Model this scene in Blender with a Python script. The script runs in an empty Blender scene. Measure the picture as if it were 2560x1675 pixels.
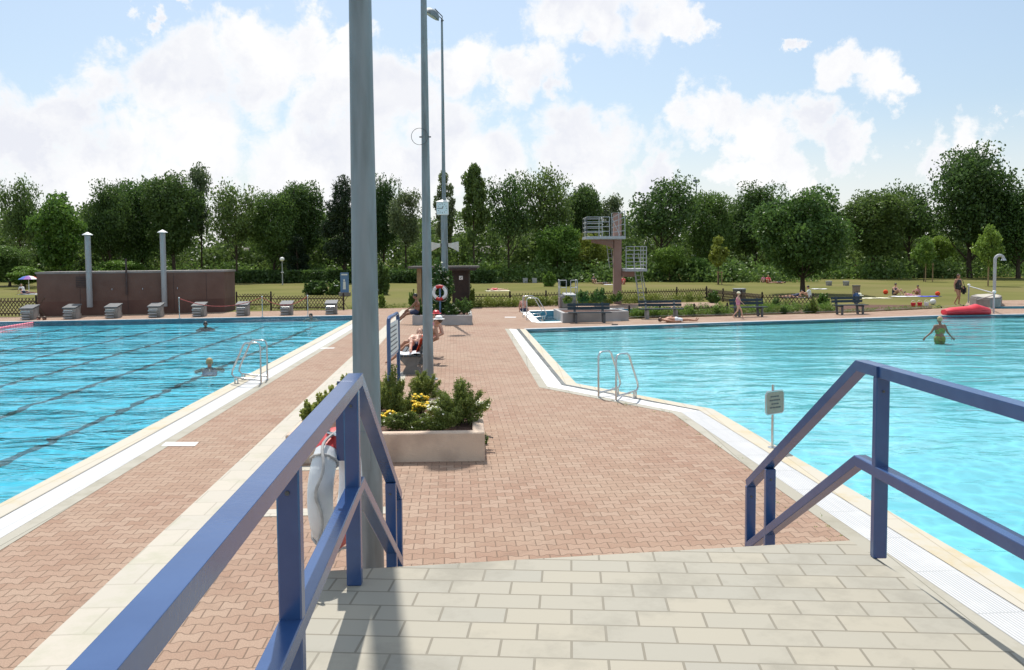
import bpy, bmesh, math, random
import numpy as np
from mathutils import Vector, Matrix, Euler, noise
from mathutils.geometry import tessellate_polygon
R = math.radians
sc = bpy.context.scene
C = sc.collection

# ------------------------------------------------------------------ camera
F, HOR, PPY, CAMH, ROLL = 2100.0, 640.0, 760.0, 2.9, -0.0068
cam = bpy.data.cameras.new('camera'); cam_o = bpy.data.objects.new('camera', cam); C.objects.link(cam_o)
cam.sensor_width = 36; cam.lens = 36 * F / 2560; cam.sensor_fit = 'HORIZONTAL'
cam.shift_y = -(837.5 - PPY) / 2560
cam.clip_start = 0.05; cam.clip_end = 3000
CM = Matrix.Rotation(math.pi / 2 - math.atan((PPY - HOR) / F), 3, 'X') @ Matrix.Rotation(ROLL, 3, 'Z')
cam_o.matrix_world = Matrix.Translation((0, 0, CAMH)) @ CM.to_4x4()
sc.camera = cam_o

def ray(x, y):
    return CM @ Vector(((x - 1280) / F, -(y - PPY) / F, -1))
def G(x, y, z=0.0):                      # photo pixel -> point at height z
    r = ray(x, y); t = (z - CAMH) / r.z
    return Vector((r.x * t, r.y * t, z))
def at(x, y, Y):                         # photo pixel -> point at distance Y
    r = ray(x, y); t = Y / r.y
    return Vector((r.x * t, Y, CAMH + r.z * t))

# ------------------------------------------------------------------ light
SUN_EL, SUN_AZ = 60.0, 11.0               # azimuth towards -X from straight ahead
sd = bpy.data.lights.new('sun', 'SUN'); sd.energy = 5.0; sd.angle = R(0.5); sd.color = (1.0, 0.95, 0.88)
so = bpy.data.objects.new('sun', sd); C.objects.link(so)
ldir = Vector((math.sin(R(SUN_AZ)) * math.cos(R(SUN_EL)), -math.cos(R(SUN_AZ)) * math.cos(R(SUN_EL)), -math.sin(R(SUN_EL))))
so.rotation_euler = ldir.to_track_quat('-Z', 'Y').to_euler(); so.location = (0, 0, 60)

w = bpy.data.worlds.new('World'); sc.world = w; w.use_nodes = True
nt = w.node_tree; nt.nodes.clear()
def N(t, **k):
    n = nt.nodes.new(t)
    for a, b in k.items(): setattr(n, a, b)
    return n
def math_(op, a, b=None, c=None, clamp=False):
    n = N('ShaderNodeMath', operation=op); n.use_clamp = clamp
    for i, v in enumerate((a, b, c)):
        if v is None: continue
        if isinstance(v, (int, float)): n.inputs[i].default_value = v
        else: nt.links.new(v, n.inputs[i])
    return n.outputs[0]
def ramp_(v, a, b, c=0.0, d=1.0, smooth=True):
    n = N('ShaderNodeMapRange'); n.interpolation_type = 'SMOOTHSTEP' if smooth else 'LINEAR'
    nt.links.new(v, n.inputs[0])
    for i, q in enumerate((a, b, c, d)): n.inputs[i + 1].default_value = q
    return n.outputs[0]
SKY_STR = 0.105
sky = N('ShaderNodeTexSky'); sky.sky_type = 'NISHITA'; sky.sun_disc = False
sky.sun_elevation = R(SUN_EL); sky.sun_rotation = R(-SUN_AZ); sky.air_density = 1.0; sky.dust_density = 2.0; sky.ozone_density = 1.5
tc = N('ShaderNodeTexCoord'); D = tc.outputs['Generated']
nw = N('ShaderNodeTexNoise'); nw.inputs['Scale'].default_value = 7; nw.inputs['Detail'].default_value = 8; nw.inputs['Roughness'].default_value = .62
nt.links.new(D, nw.inputs['Vector'])
# stretch the direction so that cloud bases are flat
n1 = N('ShaderNodeTexNoise'); n1.inputs['Scale'].default_value = 17; n1.inputs['Detail'].default_value = 12; n1.inputs['Roughness'].default_value = .68; n1.inputs['Distortion'].default_value = .4
nt.links.new(D, n1.inputs['Vector'])
wv = N('ShaderNodeVectorMath', operation='MULTIPLY_ADD')
nt.links.new(nw.outputs['Color'], wv.inputs[0]); wv.inputs[1].default_value = (.20, .20, .20)
ad = N('ShaderNodeVectorMath', operation='ADD'); nt.links.new(D, ad.inputs[0]); ad.inputs[1].default_value = (-.10, -.10, -.10)
nt.links.new(ad.outputs[0], wv.inputs[2]); WD = wv.outputs[0]
blobs = [(-40,330,190),(90,340,170),(190,250,120),(280,190,120),(320,100,85),(420,190,160),(590,90,90),(640,190,170),(760,150,90),(840,220,150),(960,230,160),(900,110,70),
         (500,360,200),(250,400,190),(1090,130,85),(1170,200,120),(1320,200,110),(1410,220,80),(1240,160,60),(800,400,260),(1080,400,180),
         (1370,-10,160),(1520,30,150),(1640,60,130),(1730,100,70),(1450,110,60),
         (2100,170,75),(2200,200,90),(2280,225,60),(1740,300,95),(1820,260,85),(1900,330,110),(2040,310,95),(2130,350,90),(1660,400,120),(1450,400,160),
         (2300,400,90),(2450,410,100),(2560,290,50),(1960,430,110),(330,10,50),(420,15,40),(1250,430,160),(1580,230,25),(2000,85,30)]
acc = None
for bx_, by_, br_ in blobs:
    r = ray(bx_, by_).normalized()
    dv = N('ShaderNodeVectorMath', operation='DISTANCE'); nt.links.new(WD, dv.inputs[0]); dv.inputs[1].default_value = r
    v = math_('MULTIPLY_ADD', dv.outputs['Value'], -1.0 / (br_ * .80 / F), 1.0)
    if acc is None: acc = v
    else:
        n = N('ShaderNodeMath', operation='SMOOTH_MAX'); nt.links.new(acc, n.inputs[0]); nt.links.new(v, n.inputs[1]); n.inputs[2].default_value = .15; acc = n.outputs[0]
acc = math_('MAXIMUM', acc, -0.6)
# general cloud field for the rest of the sky (behind and above)
nb = N('ShaderNodeTexNoise'); nb.inputs['Scale'].default_value = 2.2; nb.inputs['Detail'].default_value = 4; nt.links.new(D, nb.inputs['Vector'])
sx = N('ShaderNodeSeparateXYZ'); nt.links.new(D, sx.inputs[0])
back = ramp_(sx.outputs['Y'], .72, .45)
fld = math_('MULTIPLY', ramp_(nb.outputs['Fac'], .45, .62), back)
acc = math_('MAXIMUM', acc, math_('MULTIPLY_ADD', fld, 1.0, -0.6))
vo = N('ShaderNodeTexVoronoi'); vo.feature = 'F1'; vo.normalize = True
vo.inputs['Scale'].default_value = 15; vo.inputs['Detail'].default_value = 3.5; vo.inputs['Roughness'].default_value = .55; vo.inputs['Lacunarity'].default_value = 2.3
w2 = N('ShaderNodeVectorMath', operation='MULTIPLY_ADD'); nt.links.new(n1.outputs['Color'], w2.inputs[0]); w2.inputs[1].default_value = (.05, .05, .05); nt.links.new(D, w2.inputs[2])
nt.links.new(w2.outputs[0], vo.inputs['Vector'])
bil = math_('SUBTRACT', .36, vo.outputs['Distance'])
dens = math_('ADD', acc, math_('MULTIPLY', math_('SUBTRACT', n1.outputs['Fac'], .5), 1.0))
dens = math_('ADD', dens, math_('MULTIPLY', bil, 1.6))
mask = ramp_(dens, -0.04, 0.50)
# haze towards the horizon
hz = ramp_(sx.outputs['Z'], 0.17, 0.0)
mask = math_('MAXIMUM', mask, math_('MULTIPLY', hz, .72))
n2 = N('ShaderNodeTexNoise'); n2.inputs['Scale'].default_value = 9; n2.inputs['Detail'].default_value = 7; nt.links.new(WD, n2.inputs['Vector'])
core = math_('MULTIPLY', math_('ADD', math_('MULTIPLY', ramp_(n2.outputs['Fac'], .40, .62), .65), ramp_(bil, .16, -.10, 0.0, .55)), ramp_(dens, .10, .7))
cm = N('ShaderNodeMix', data_type='RGBA'); nt.links.new(core, cm.inputs['Factor'])
cm.inputs['A'].default_value = (1.03, 1.03, 1.03, 1); cm.inputs['B'].default_value = (.845, .865, .935, 1)
# clear sky: Nishita, thinned by high white haze
sm = N('ShaderNodeVectorMath', operation='SCALE'); nt.links.new(sky.outputs[0], sm.inputs[0]); sm.inputs['Scale'].default_value = 1.0
bg1 = N('ShaderNodeBackground'); nt.links.new(sm.outputs[0], bg1.inputs['Color']); bg1.inputs['Strength'].default_value = SKY_STR
bgv = N('ShaderNodeBackground'); bgv.inputs['Color'].default_value = (.46, .64, .74, 1); bgv.inputs['Strength'].default_value = 1.0
add = N('ShaderNodeAddShader'); nt.links.new(bg1.outputs[0], add.inputs[0]); nt.links.new(bgv.outputs[0], add.inputs[1])
VEIL = bgv
bg2 = N('ShaderNodeBackground'); nt.links.new(cm.outputs['Result'], bg2.inputs['Color'])
mx = N('ShaderNodeMixShader'); nt.links.new(mask, mx.inputs[0]); nt.links.new(add.outputs[0], mx.inputs[1]); nt.links.new(bg2.outputs[0], mx.inputs[2])
out = N('ShaderNodeOutputWorld'); nt.links.new(mx.outputs[0], out.inputs[0])
VEIL.inputs['Strength'].default_value = .34
w.cycles.sampling_method = 'MANUAL'; w.cycles.sample_map_resolution = 512

sc.view_settings.view_transform = 'Standard'; sc.view_settings.look = 'None'
sc.view_settings.exposure = 0.0; sc.view_settings.gamma = 1.0
sc.cycles.max_bounces = 8; sc.cycles.transparent_max_bounces = 12
sc.cycles.sample_clamp_indirect = 6

# ------------------------------------------------------------------ materials
def mat(name, c1, c2=None, scale=4.0, rough=.7, metal=0.0, bump=0.0, bscale=None, spec=.5, detail=5, coords='Object', c3=None, s3=.6, stretch=None):
    m = bpy.data.materials.new(name); m.use_nodes = True; t = m.node_tree
    b = t.nodes['Principled BSDF']; b.inputs['Roughness'].default_value = rough; b.inputs['Metallic'].default_value = metal
    b.inputs['Specular IOR Level'].default_value = spec
    c = t.nodes.new('ShaderNodeTexCoord')
    if stretch:
        mp = t.nodes.new('ShaderNodeMapping'); mp.inputs['Scale'].default_value = stretch; t.links.new(c.outputs[coords], mp.inputs[0]); c = mp; coords = 0
    if c2 is None: c2 = tuple(v * .8 for v in c1)
    n = t.nodes.new('ShaderNodeTexNoise'); n.inputs['Scale'].default_value = scale; n.inputs['Detail'].default_value = detail
    t.links.new(c.outputs[coords], n.inputs['Vector'])
    r = t.nodes.new('ShaderNodeValToRGB'); r.color_ramp.elements[0].position = .35; r.color_ramp.elements[1].position = .66
    r.color_ramp.elements[0].color = (*c1, 1); r.color_ramp.elements[1].color = (*c2, 1)
    t.links.new(n.outputs['Fac'], r.inputs[0]); col = r.outputs[0]
    if c3:
        n3 = t.nodes.new('ShaderNodeTexNoise'); n3.inputs['Scale'].default_value = s3; n3.inputs['Detail'].default_value = 6
        t.links.new(c.outputs[coords], n3.inputs['Vector'])
        rr = t.nodes.new('ShaderNodeMapRange'); rr.inputs[1].default_value = .48; rr.inputs[2].default_value = .68; t.links.new(n3.outputs['Fac'], rr.inputs[0])
        mm = t.nodes.new('ShaderNodeMix'); mm.data_type = 'RGBA'; t.links.new(rr.outputs[0], mm.inputs['Factor']); t.links.new(col, mm.inputs['A']); mm.inputs['B'].default_value = (*c3, 1)
        col = mm.outputs['Result']
    t.links.new(col, b.inputs['Base Color'])
    if bump:
        n4 = t.nodes.new('ShaderNodeTexNoise'); n4.inputs['Scale'].default_value = bscale or scale * 6; n4.inputs['Detail'].default_value = 4
        t.links.new(c.outputs[coords], n4.inputs['Vector'])
        bp = t.nodes.new('ShaderNodeBump'); bp.inputs['Strength'].default_value = bump; bp.inputs['Distance'].default_value = .02
        t.links.new(n4.outputs['Fac'], bp.inputs['Height']); t.links.new(bp.outputs[0], b.inputs['Normal'])
    return m

def leaf_mat(name, c1, c2, trans=.4, scale=.8):
    m = bpy.data.materials.new(name); m.use_nodes = True; t = m.node_tree; t.nodes.clear()
    g = t.nodes.new('ShaderNodeNewGeometry'); c = t.nodes.new('ShaderNodeTexCoord')
    n = t.nodes.new('ShaderNodeTexNoise'); n.inputs['Scale'].default_value = scale; n.inputs['Detail'].default_value = 3
    t.links.new(c.outputs['Object'], n.inputs['Vector'])
    a = t.nodes.new('ShaderNodeMath'); a.operation = 'MULTIPLY_ADD'; t.links.new(g.outputs['Random Per Island'], a.inputs[0]); a.inputs[1].default_value = .55
    s = t.nodes.new('ShaderNodeMapRange'); s.inputs[1].default_value = .3; s.inputs[2].default_value = .7; s.inputs[4].default_value = .45
    t.links.new(n.outputs['Fac'], s.inputs[0]); t.links.new(s.outputs[0], a.inputs[2])
    x0 = t.nodes.new('ShaderNodeMix'); x0.data_type = 'RGBA'; t.links.new(a.outputs[0], x0.inputs['Factor'])
    x0.inputs['A'].default_value = (*c1, 1); x0.inputs['B'].default_value = (*c2, 1)
    oi = t.nodes.new('ShaderNodeObjectInfo'); hs = t.nodes.new('ShaderNodeHueSaturation'); t.links.new(x0.outputs['Result'], hs.inputs['Color'])
    for k_, lo, hi in (('Hue', .49, .525), ('Value', 1.0, 1.6)):
        mr = t.nodes.new('ShaderNodeMapRange'); mr.inputs[3].default_value = hi if k_ == 'Hue' else lo; mr.inputs[4].default_value = lo if k_ == 'Hue' else hi; t.links.new(oi.outputs['Random'], mr.inputs[0]); t.links.new(mr.outputs[0], hs.inputs[k_])
    x = hs
    d = t.nodes.new('ShaderNodeBsdfDiffuse'); tr = t.nodes.new('ShaderNodeBsdfTranslucent')
    gl = t.nodes.new('ShaderNodeBsdfGlossy'); gl.inputs['Roughness'].default_value = .45; gl.inputs['Color'].default_value = (.5, .5, .5, 1)
    t.links.new(x.outputs[0], d.inputs[0]); t.links.new(x.outputs[0], tr.inputs[0])
    q = t.nodes.new('ShaderNodeMixShader'); q.inputs[0].default_value = trans; t.links.new(d.outputs[0], q.inputs[1]); t.links.new(tr.outputs[0], q.inputs[2])
    q2 = t.nodes.new('ShaderNodeMixShader'); q2.inputs[0].default_value = .05; t.links.new(q.outputs[0], q2.inputs[1]); t.links.new(gl.outputs[0], q2.inputs[2])
    o = t.nodes.new('ShaderNodeOutputMaterial'); t.links.new(q2.outputs[0], o.inputs[0])
    return m

def paver_mat():
    m = bpy.data.materials.new('paver_clay'); m.use_nodes = True; t = m.node_tree; b = t.nodes['Principled BSDF']
    L = t.links.new
    def M(op, a, b_=None, c=None):
        n = t.nodes.new('ShaderNodeMath'); n.operation = op
        for i, v in enumerate((a, b_, c)):
            if v is None: continue
            if isinstance(v, (int, float)): n.inputs[i].default_value = v
            else: L(v, n.inputs[i])
        return n.outputs[0]
    c = t.nodes.new('ShaderNodeTexCoord')
    mp = t.nodes.new('ShaderNodeMapping'); mp.inputs['Rotation'].default_value = (0, 0, R(-4)); L(c.outputs['Object'], mp.inputs[0])
    # slight irregular laying
    nz = t.nodes.new('ShaderNodeTexNoise'); nz.inputs['Scale'].default_value = 2.5; L(mp.outputs[0], nz.inputs['Vector'])
    s = t.nodes.new('ShaderNodeSeparateXYZ'); L(mp.outputs[0], s.inputs[0])
    X = M('MULTIPLY_ADD', s.outputs[0], 1 / .205, M('MULTIPLY', nz.outputs['Fac'], .12)); Y = M('MULTIPLY_ADD', s.outputs[1], 1 / .145, M('MULTIPLY', nz.outputs['Fac'], .25))
    wv = M('MULTIPLY', M('MINIMUM', M('MAXIMUM', M('MULTIPLY', M('COSINE', M('MULTIPLY', X, 2 * math.pi)), 1.8), -1), 1), .11)
    Yr = M('ROUND', Y)
    par = M('FLOORED_MODULO', Yr, 2); sg = M('MULTIPLY_ADD', par, -2, 1)
    dy = M('SUBTRACT', M('SUBTRACT', Y, Yr), M('MULTIPLY', sg, wv))
    row = M('SUBTRACT', Yr, M('LESS_THAN', dy, 0))
    sh = M('MULTIPLY_ADD', M('FLOORED_MODULO', row, 2), .5, .5)       # even row: joints at .5
    Xs = M('ADD', X, sh); Xf = M('FRACT', Xs)
    dx = M('MINIMUM', Xf, M('SUBTRACT', 1, Xf))
    dist = M('MINIMUM', M('MULTIPLY', M('ABSOLUTE', dy), .145), M('MULTIPLY', dx, .205))
    joint = t.nodes.new('ShaderNodeMapRange'); joint.inputs[1].default_value = .0025; joint.inputs[2].default_value = .0075; L(dist, joint.inputs[0])
    cv = t.nodes.new('ShaderNodeCombineXYZ'); L(row, cv.inputs[0]); L(M('FLOOR', Xs), cv.inputs[1])
    wn = t.nodes.new('ShaderNodeTexWhiteNoise'); wn.noise_dimensions = '2D'; L(cv.outputs[0], wn.inputs['Vector'])
    r = t.nodes.new('ShaderNodeValToRGB'); e = r.color_ramp.elements
    e[0].color = (.285, .172, .120, 1); e[1].color = (.36, .250, .186, 1); x = e.new(.5); x.color = (.32, .205, .148, 1)
    L(wn.outputs['Value'], r.inputs[0])
    nb = t.nodes.new('ShaderNodeTexNoise'); nb.inputs['Scale'].default_value = .55; nb.inputs['Detail'].default_value = 8; nb.inputs['Roughness'].default_value = .65; L(c.outputs['Object'], nb.inputs['Vector'])
    br = t.nodes.new('ShaderNodeMapRange'); br.inputs[1].default_value = .35; br.inputs[2].default_value = .7; L(nb.outputs['Fac'], br.inputs[0])
    mx = t.nodes.new('ShaderNodeMix'); mx.data_type = 'RGBA'; L(M('MULTIPLY', br.outputs[0], .6), mx.inputs['Factor']); L(r.outputs[0], mx.inputs['A']); mx.inputs['B'].default_value = (.39, .295, .215, 1)
    ng = t.nodes.new('ShaderNodeTexNoise'); ng.inputs['Scale'].default_value = 90; ng.inputs['Detail'].default_value = 3; L(c.outputs['Object'], ng.inputs['Vector'])
    gm = t.nodes.new('ShaderNodeMapRange'); gm.inputs[1].default_value = .3; gm.inputs[2].default_value = .7; gm.inputs[3].default_value = .82; gm.inputs[4].default_value = 1.12; L(ng.outputs['Fac'], gm.inputs[0])
    ns = t.nodes.new('ShaderNodeTexNoise'); ns.inputs['Scale'].default_value = .9; ns.inputs['Detail'].default_value = 9; ns.inputs['Roughness'].default_value = .7; ns.inputs['Distortion'].default_value = 1.2; L(c.outputs['Object'], ns.inputs['Vector'])
    sm_ = t.nodes.new('ShaderNodeMapRange'); sm_.inputs[1].default_value = .56; sm_.inputs[2].default_value = .72; sm_.inputs[3].default_value = 1.0; sm_.inputs[4].default_value = .74; L(ns.outputs['Fac'], sm_.inputs[0])
    vm = t.nodes.new('ShaderNodeVectorMath'); vm.operation = 'SCALE'; L(mx.outputs['Result'], vm.inputs[0]); L(M('MULTIPLY', gm.outputs[0], sm_.outputs[0]), vm.inputs['Scale'])
    nj = t.nodes.new('ShaderNodeTexNoise'); nj.inputs['Scale'].default_value = 3; L(c.outputs['Object'], nj.inputs['Vector'])
    jc = t.nodes.new('ShaderNodeMix'); jc.data_type = 'RGBA'; L(nj.outputs['Fac'], jc.inputs['Factor']); jc.inputs['A'].default_value = (.15, .10, .07, 1); jc.inputs['B'].default_value = (.21, .15, .105, 1)
    fx = t.nodes.new('ShaderNodeMix'); fx.data_type = 'RGBA'; L(joint.outputs[0], fx.inputs['Factor']); L(jc.outputs['Result'], fx.inputs['A']); L(vm.outputs[0], fx.inputs['B'])
    L(fx.outputs['Result'], b.inputs['Base Color']); b.inputs['Roughness'].default_value = .85; b.inputs['Specular IOR Level'].default_value = .25
    hg = M('ADD', joint.outputs[0], M('MULTIPLY', wn.outputs['Value'], .25))
    bp = t.nodes.new('ShaderNodeBump'); bp.inputs['Strength'].default_value = .6; bp.inputs['Distance'].default_value = .006; L(hg, bp.inputs['Height']); L(bp.outputs[0], b.inputs['Normal'])
    return m

def slab_mat(name, c1, c2, lx, ly, mortar, mw=.006, rot=0.0, stain=None, off=.5):
    m = bpy.data.materials.new(name); m.use_nodes = True; t = m.node_tree; b = t.nodes['Principled BSDF']; L = t.links.new
    c = t.nodes.new('ShaderNodeTexCoord'); mp = t.nodes.new('ShaderNodeMapping'); mp.inputs['Rotation'].default_value = (0, 0, rot); L(c.outputs['Object'], mp.inputs[0])
    k = t.nodes.new('ShaderNodeTexBrick'); k.inputs['Scale'].default_value = 1; k.inputs['Mortar Size'].default_value = mw; k.inputs['Mortar Smooth'].default_value = .2
    k.inputs['Brick Width'].default_value = lx; k.inputs['Row Height'].default_value = ly; k.offset = off
    k.inputs['Color1'].default_value = (*c1, 1); k.inputs['Color2'].default_value = (*c2, 1); k.inputs['Mortar'].default_value = (*mortar, 1); L(mp.outputs[0], k.inputs[0])
    n = t.nodes.new('ShaderNodeTexNoise'); n.inputs['Scale'].default_value = 1.6; n.inputs['Detail'].default_value = 9; n.inputs['Roughness'].default_value = .68; L(c.outputs['Object'], n.inputs['Vector'])
    g = t.nodes.new('ShaderNodeMapRange'); g.inputs[1].default_value = .5; g.inputs[2].default_value = .72; L(n.outputs['Fac'], g.inputs[0])
    x = t.nodes.new('ShaderNodeMix'); x.data_type = 'RGBA'; L(g.outputs[0], x.inputs['Factor']); L(k.outputs['Color'], x.inputs['A']); x.inputs['B'].default_value = (*(stain or tuple(v * .75 for v in c1)), 1)
    L(x.outputs['Result'], b.inputs['Base Color']); b.inputs['Roughness'].default_value = .7; b.inputs['Specular IOR Level'].default_value = .3
    bp = t.nodes.new('ShaderNodeBump'); bp.inputs['Strength'].default_value = .5; bp.inputs['Distance'].default_value = .005; bp.invert = True; L(k.outputs['Fac'], bp.inputs['Height']); L(bp.outputs[0], b.inputs['Normal'])
    return m

def water_mat(name, tint, wave_scale, strength):
    m = bpy.data.materials.new(name); m.use_nodes = True; t = m.node_tree; t.nodes.clear(); L = t.links.new
    c = t.nodes.new('ShaderNodeTexCoord'); mp = t.nodes.new('ShaderNodeMapping'); mp.inputs['Scale'].default_value = (.6, 1.3, 1); L(c.outputs['Object'], mp.inputs[0])
    a = t.nodes.new('ShaderNodeTexNoise'); a.inputs['Scale'].default_value = wave_scale; a.inputs['Detail'].default_value = 4; a.inputs['Distortion'].default_value = .8; L(mp.outputs[0], a.inputs['Vector'])
    a2 = t.nodes.new('ShaderNodeTexNoise'); a2.inputs['Scale'].default_value = wave_scale * .25; a2.inputs['Detail'].default_value = 2; L(mp.outputs[0], a2.inputs['Vector'])
    ad = t.nodes.new('ShaderNodeMath'); ad.operation = 'MULTIPLY_ADD'; L(a2.outputs['Fac'], ad.inputs[0]); ad.inputs[1].default_value = 2.5; L(a.outputs['Fac'], ad.inputs[2])
    bp = t.nodes.new('ShaderNodeBump'); bp.inputs['Strength'].default_value = 1; bp.inputs['Distance'].default_value = strength; L(ad.outputs[0], bp.inputs['Height'])
    fr = t.nodes.new('ShaderNodeFresnel'); fr.inputs['IOR'].default_value = 1.33; L(bp.outputs[0], fr.inputs['Normal'])
    tr = t.nodes.new('ShaderNodeBsdfTransparent')
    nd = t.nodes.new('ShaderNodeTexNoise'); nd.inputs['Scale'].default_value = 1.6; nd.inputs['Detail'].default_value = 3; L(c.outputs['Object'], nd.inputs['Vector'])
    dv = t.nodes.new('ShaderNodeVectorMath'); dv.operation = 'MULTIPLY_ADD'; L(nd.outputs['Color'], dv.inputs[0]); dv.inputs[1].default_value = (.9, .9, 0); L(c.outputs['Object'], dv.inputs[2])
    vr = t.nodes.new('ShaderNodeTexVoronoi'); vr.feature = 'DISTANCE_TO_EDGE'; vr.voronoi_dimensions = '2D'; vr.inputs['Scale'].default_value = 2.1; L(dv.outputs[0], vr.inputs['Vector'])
    net = t.nodes.new('ShaderNodeMapRange'); net.inputs[1].default_value = 0; net.inputs[2].default_value = .22; net.inputs[3].default_value = 1.0; net.inputs[4].default_value = .84; L(vr.outputs['Distance'], net.inputs[0])  # caustics painted in: bright vein network in the transmission tint, dimmer between veins
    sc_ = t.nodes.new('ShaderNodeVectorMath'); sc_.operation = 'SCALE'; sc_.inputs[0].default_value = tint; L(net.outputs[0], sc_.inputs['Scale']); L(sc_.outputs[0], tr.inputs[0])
    gl = t.nodes.new('ShaderNodeBsdfGlossy'); gl.inputs['Roughness'].default_value = .04; L(bp.outputs[0], gl.inputs['Normal'])
    x = t.nodes.new('ShaderNodeMixShader'); L(fr.outputs[0], x.inputs[0]); L(tr.outputs[0], x.inputs[1]); L(gl.outputs[0], x.inputs[2])
    o = t.nodes.new('ShaderNodeOutputMaterial'); L(x.outputs[0], o.inputs[0])
    return m

# ------------------------------------------------------------------ mesh helpers
class MB:
    def __init__(s): s.v = []; s.f = []; s.mi = []; s.cur = 0
    def add(s, vs, fs, M=None):
        o = len(s.v)
        s.v += [tuple(M @ Vector(p)) if M else tuple(p) for p in vs]
        s.f += [tuple(o + i for i in f) for f in fs]; s.mi += [s.cur] * len(fs); return s
    def box(s, c, d, rz=0, M=None, bev=0.0):
        x, y, z = d[0] / 2, d[1] / 2, d[2] / 2
        T = Matrix.Translation(c) @ Matrix.Rotation(rz, 4, 'Z')
        if M: T = T @ M
        if bev <= 0:
            vs = [(i * x, j * y, k * z) for i in (-1, 1) for j in (-1, 1) for k in (-1, 1)]
            return s.add(vs, [(0, 1, 3, 2), (4, 6, 7, 5), (0, 4, 5, 1), (2, 3, 7, 6), (0, 2, 6, 4), (1, 5, 7, 3)], T)
        bm = bmesh.new(); bmesh.ops.create_cube(bm, size=1, matrix=Matrix.Diagonal((*d, 1)))
        bmesh.ops.bevel(bm, geom=bm.edges[:], offset=bev, segments=2, affect='EDGES')
        vs = [v.co[:] for v in bm.verts]; fs = [[v.index for v in f.verts] for f in bm.faces]; bm.free()
        return s.add(vs, fs, T)
    def tube(s, pts, rad, n=8, cap=True, sq=1.0):
        pts = [Vector(p) for p in pts]
        if isinstance(rad, (int, float)): rad = [rad] * len(pts)
        vs = []; fs = []; prev = None
        for i, p in enumerate(pts):
            a = pts[max(i - 1, 0)]; b = pts[min(i + 1, len(pts) - 1)]
            t = (b - a).normalized()
            if prev is None:
                u = t.cross(Vector((0, 0, 1)))
                if u.length < 1e-3: u = Vector((1, 0, 0))
            else: u = prev - t * prev.dot(t)
            u.normalize(); prev = u; v = t.cross(u)
            for k in range(n):
                an = 2 * math.pi * k / n
                vs.append(p + (u * math.cos(an) + v * math.sin(an) * sq) * rad[i])
        for i in range(len(pts) - 1):
            for k in range(n):
                a = i * n + k; b = i * n + (k + 1) % n; fs.append((a, b, b + n, a + n))
        if cap: fs.append(tuple(range(n))[::-1]); fs.append(tuple((len(pts) - 1) * n + k for k in range(n)))
        return s.add(vs, fs)
    def bar(s, a, b, w_, h_, up=(0, 0, 1)):             # rectangular bar from a to b
        a = Vector(a); b = Vector(b); t = (b - a).normalized(); up = Vector(up)
        if abs(t.dot(up)) > .98: up = Vector((0, 1, 0))
        u = t.cross(up).normalized(); v = u.cross(t)
        vs = [p + u * i * w_ / 2 + v * j * h_ / 2 for p in (a, b) for i, j in ((-1, -1), (1, -1), (1, 1), (-1, 1))]
        return s.add(vs, [(3, 2, 1, 0), (4, 5, 6, 7), (0, 1, 5, 4), (1, 2, 6, 5), (2, 3, 7, 6), (3, 0, 4, 7)])
    def lathe(s, prof, n=16, c=(0, 0, 0), M=None):
        vs = []; fs = []; T = Matrix.Translation(c)
        if M: T = T @ M
        for r_, z_ in prof:
            for k in range(n): vs.append((r_ * math.cos(2 * math.pi * k / n), r_ * math.sin(2 * math.pi * k / n), z_))
        for i in range(len(prof) - 1):
            for k in range(n):
                a = i * n + k; b = i * n + (k + 1) % n; fs.append((a, b, b + n, a + n))
        fs.append(tuple(range(n))[::-1]); fs.append(tuple((len(prof) - 1) * n + k for k in range(n)))
        return s.add(vs, fs, T)
    def ell(s, c, r, n=10, M=None):
        if isinstance(r, (int, float)): r = (r, r, r)
        prof = [(math.sin(math.pi * (i + .0001) / n) , -math.cos(math.pi * i / n)) for i in range(n + 1)]
        T = Matrix.Diagonal((*r, 1))
        if M: T = M.to_4x4() @ T
        return s.lathe(prof, n + 2, c, T)
    def cap(s, a, b, r1, r2=None, n=8):                    # closed tapered capsule
        r2 = r2 or r1; a = Vector(a); b = Vector(b); t = (b - a)
        if t.length < 1e-5: return s.ell(a, r1)
        t.normalize(); P = []; Q = []
        for k in (1.0, .92, .7, .38, 0): P.append(a - t * r1 * k); Q.append(r1 * math.sqrt(max(1 - k * k, .0004)))
        for k in (0, .38, .7, .92, 1.0): P.append(b + t * r2 * k); Q.append(r2 * math.sqrt(max(1 - k * k, .0004)))
        return s.tube(P, Q, n)
    def prism(s, poly, z0, z1):
        n = len(poly); vs = [(p[0], p[1], z0) for p in poly] + [(p[0], p[1], z1) for p in poly]
        fs = [tuple(range(n))[::-1], tuple(range(n, 2 * n))] + [(i, (i + 1) % n, n + (i + 1) % n, n + i) for i in range(n)]
        return s.add(vs, fs)
    def torus(s, c, Rr, r, M, n=32, k=10, a0=0, a1=2 * math.pi):
        vs = []; fs = []; full = abs(a1 - a0 - 2 * math.pi) < 1e-6; m = n if full else n + 1
        for i in range(m):
            a = a0 + (a1 - a0) * i / n
            for j in range(k):
                b = 2 * math.pi * j / k; rr = Rr + r * math.cos(b)
                vs.append((rr * math.cos(a), rr * math.sin(a), r * math.sin(b)))
        for i in range(n):
            i2 = (i + 1) % m
            for j in range(k): fs.append((i * k + j, i2 * k + j, i2 * k + (j + 1) % k, i * k + (j + 1) % k))
        if not full: fs.append(tuple(range(k))[::-1]); fs.append(tuple((m - 1) * k + j for j in range(k)))
        return s.add(vs, fs, Matrix.Translation(c) @ M)
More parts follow.
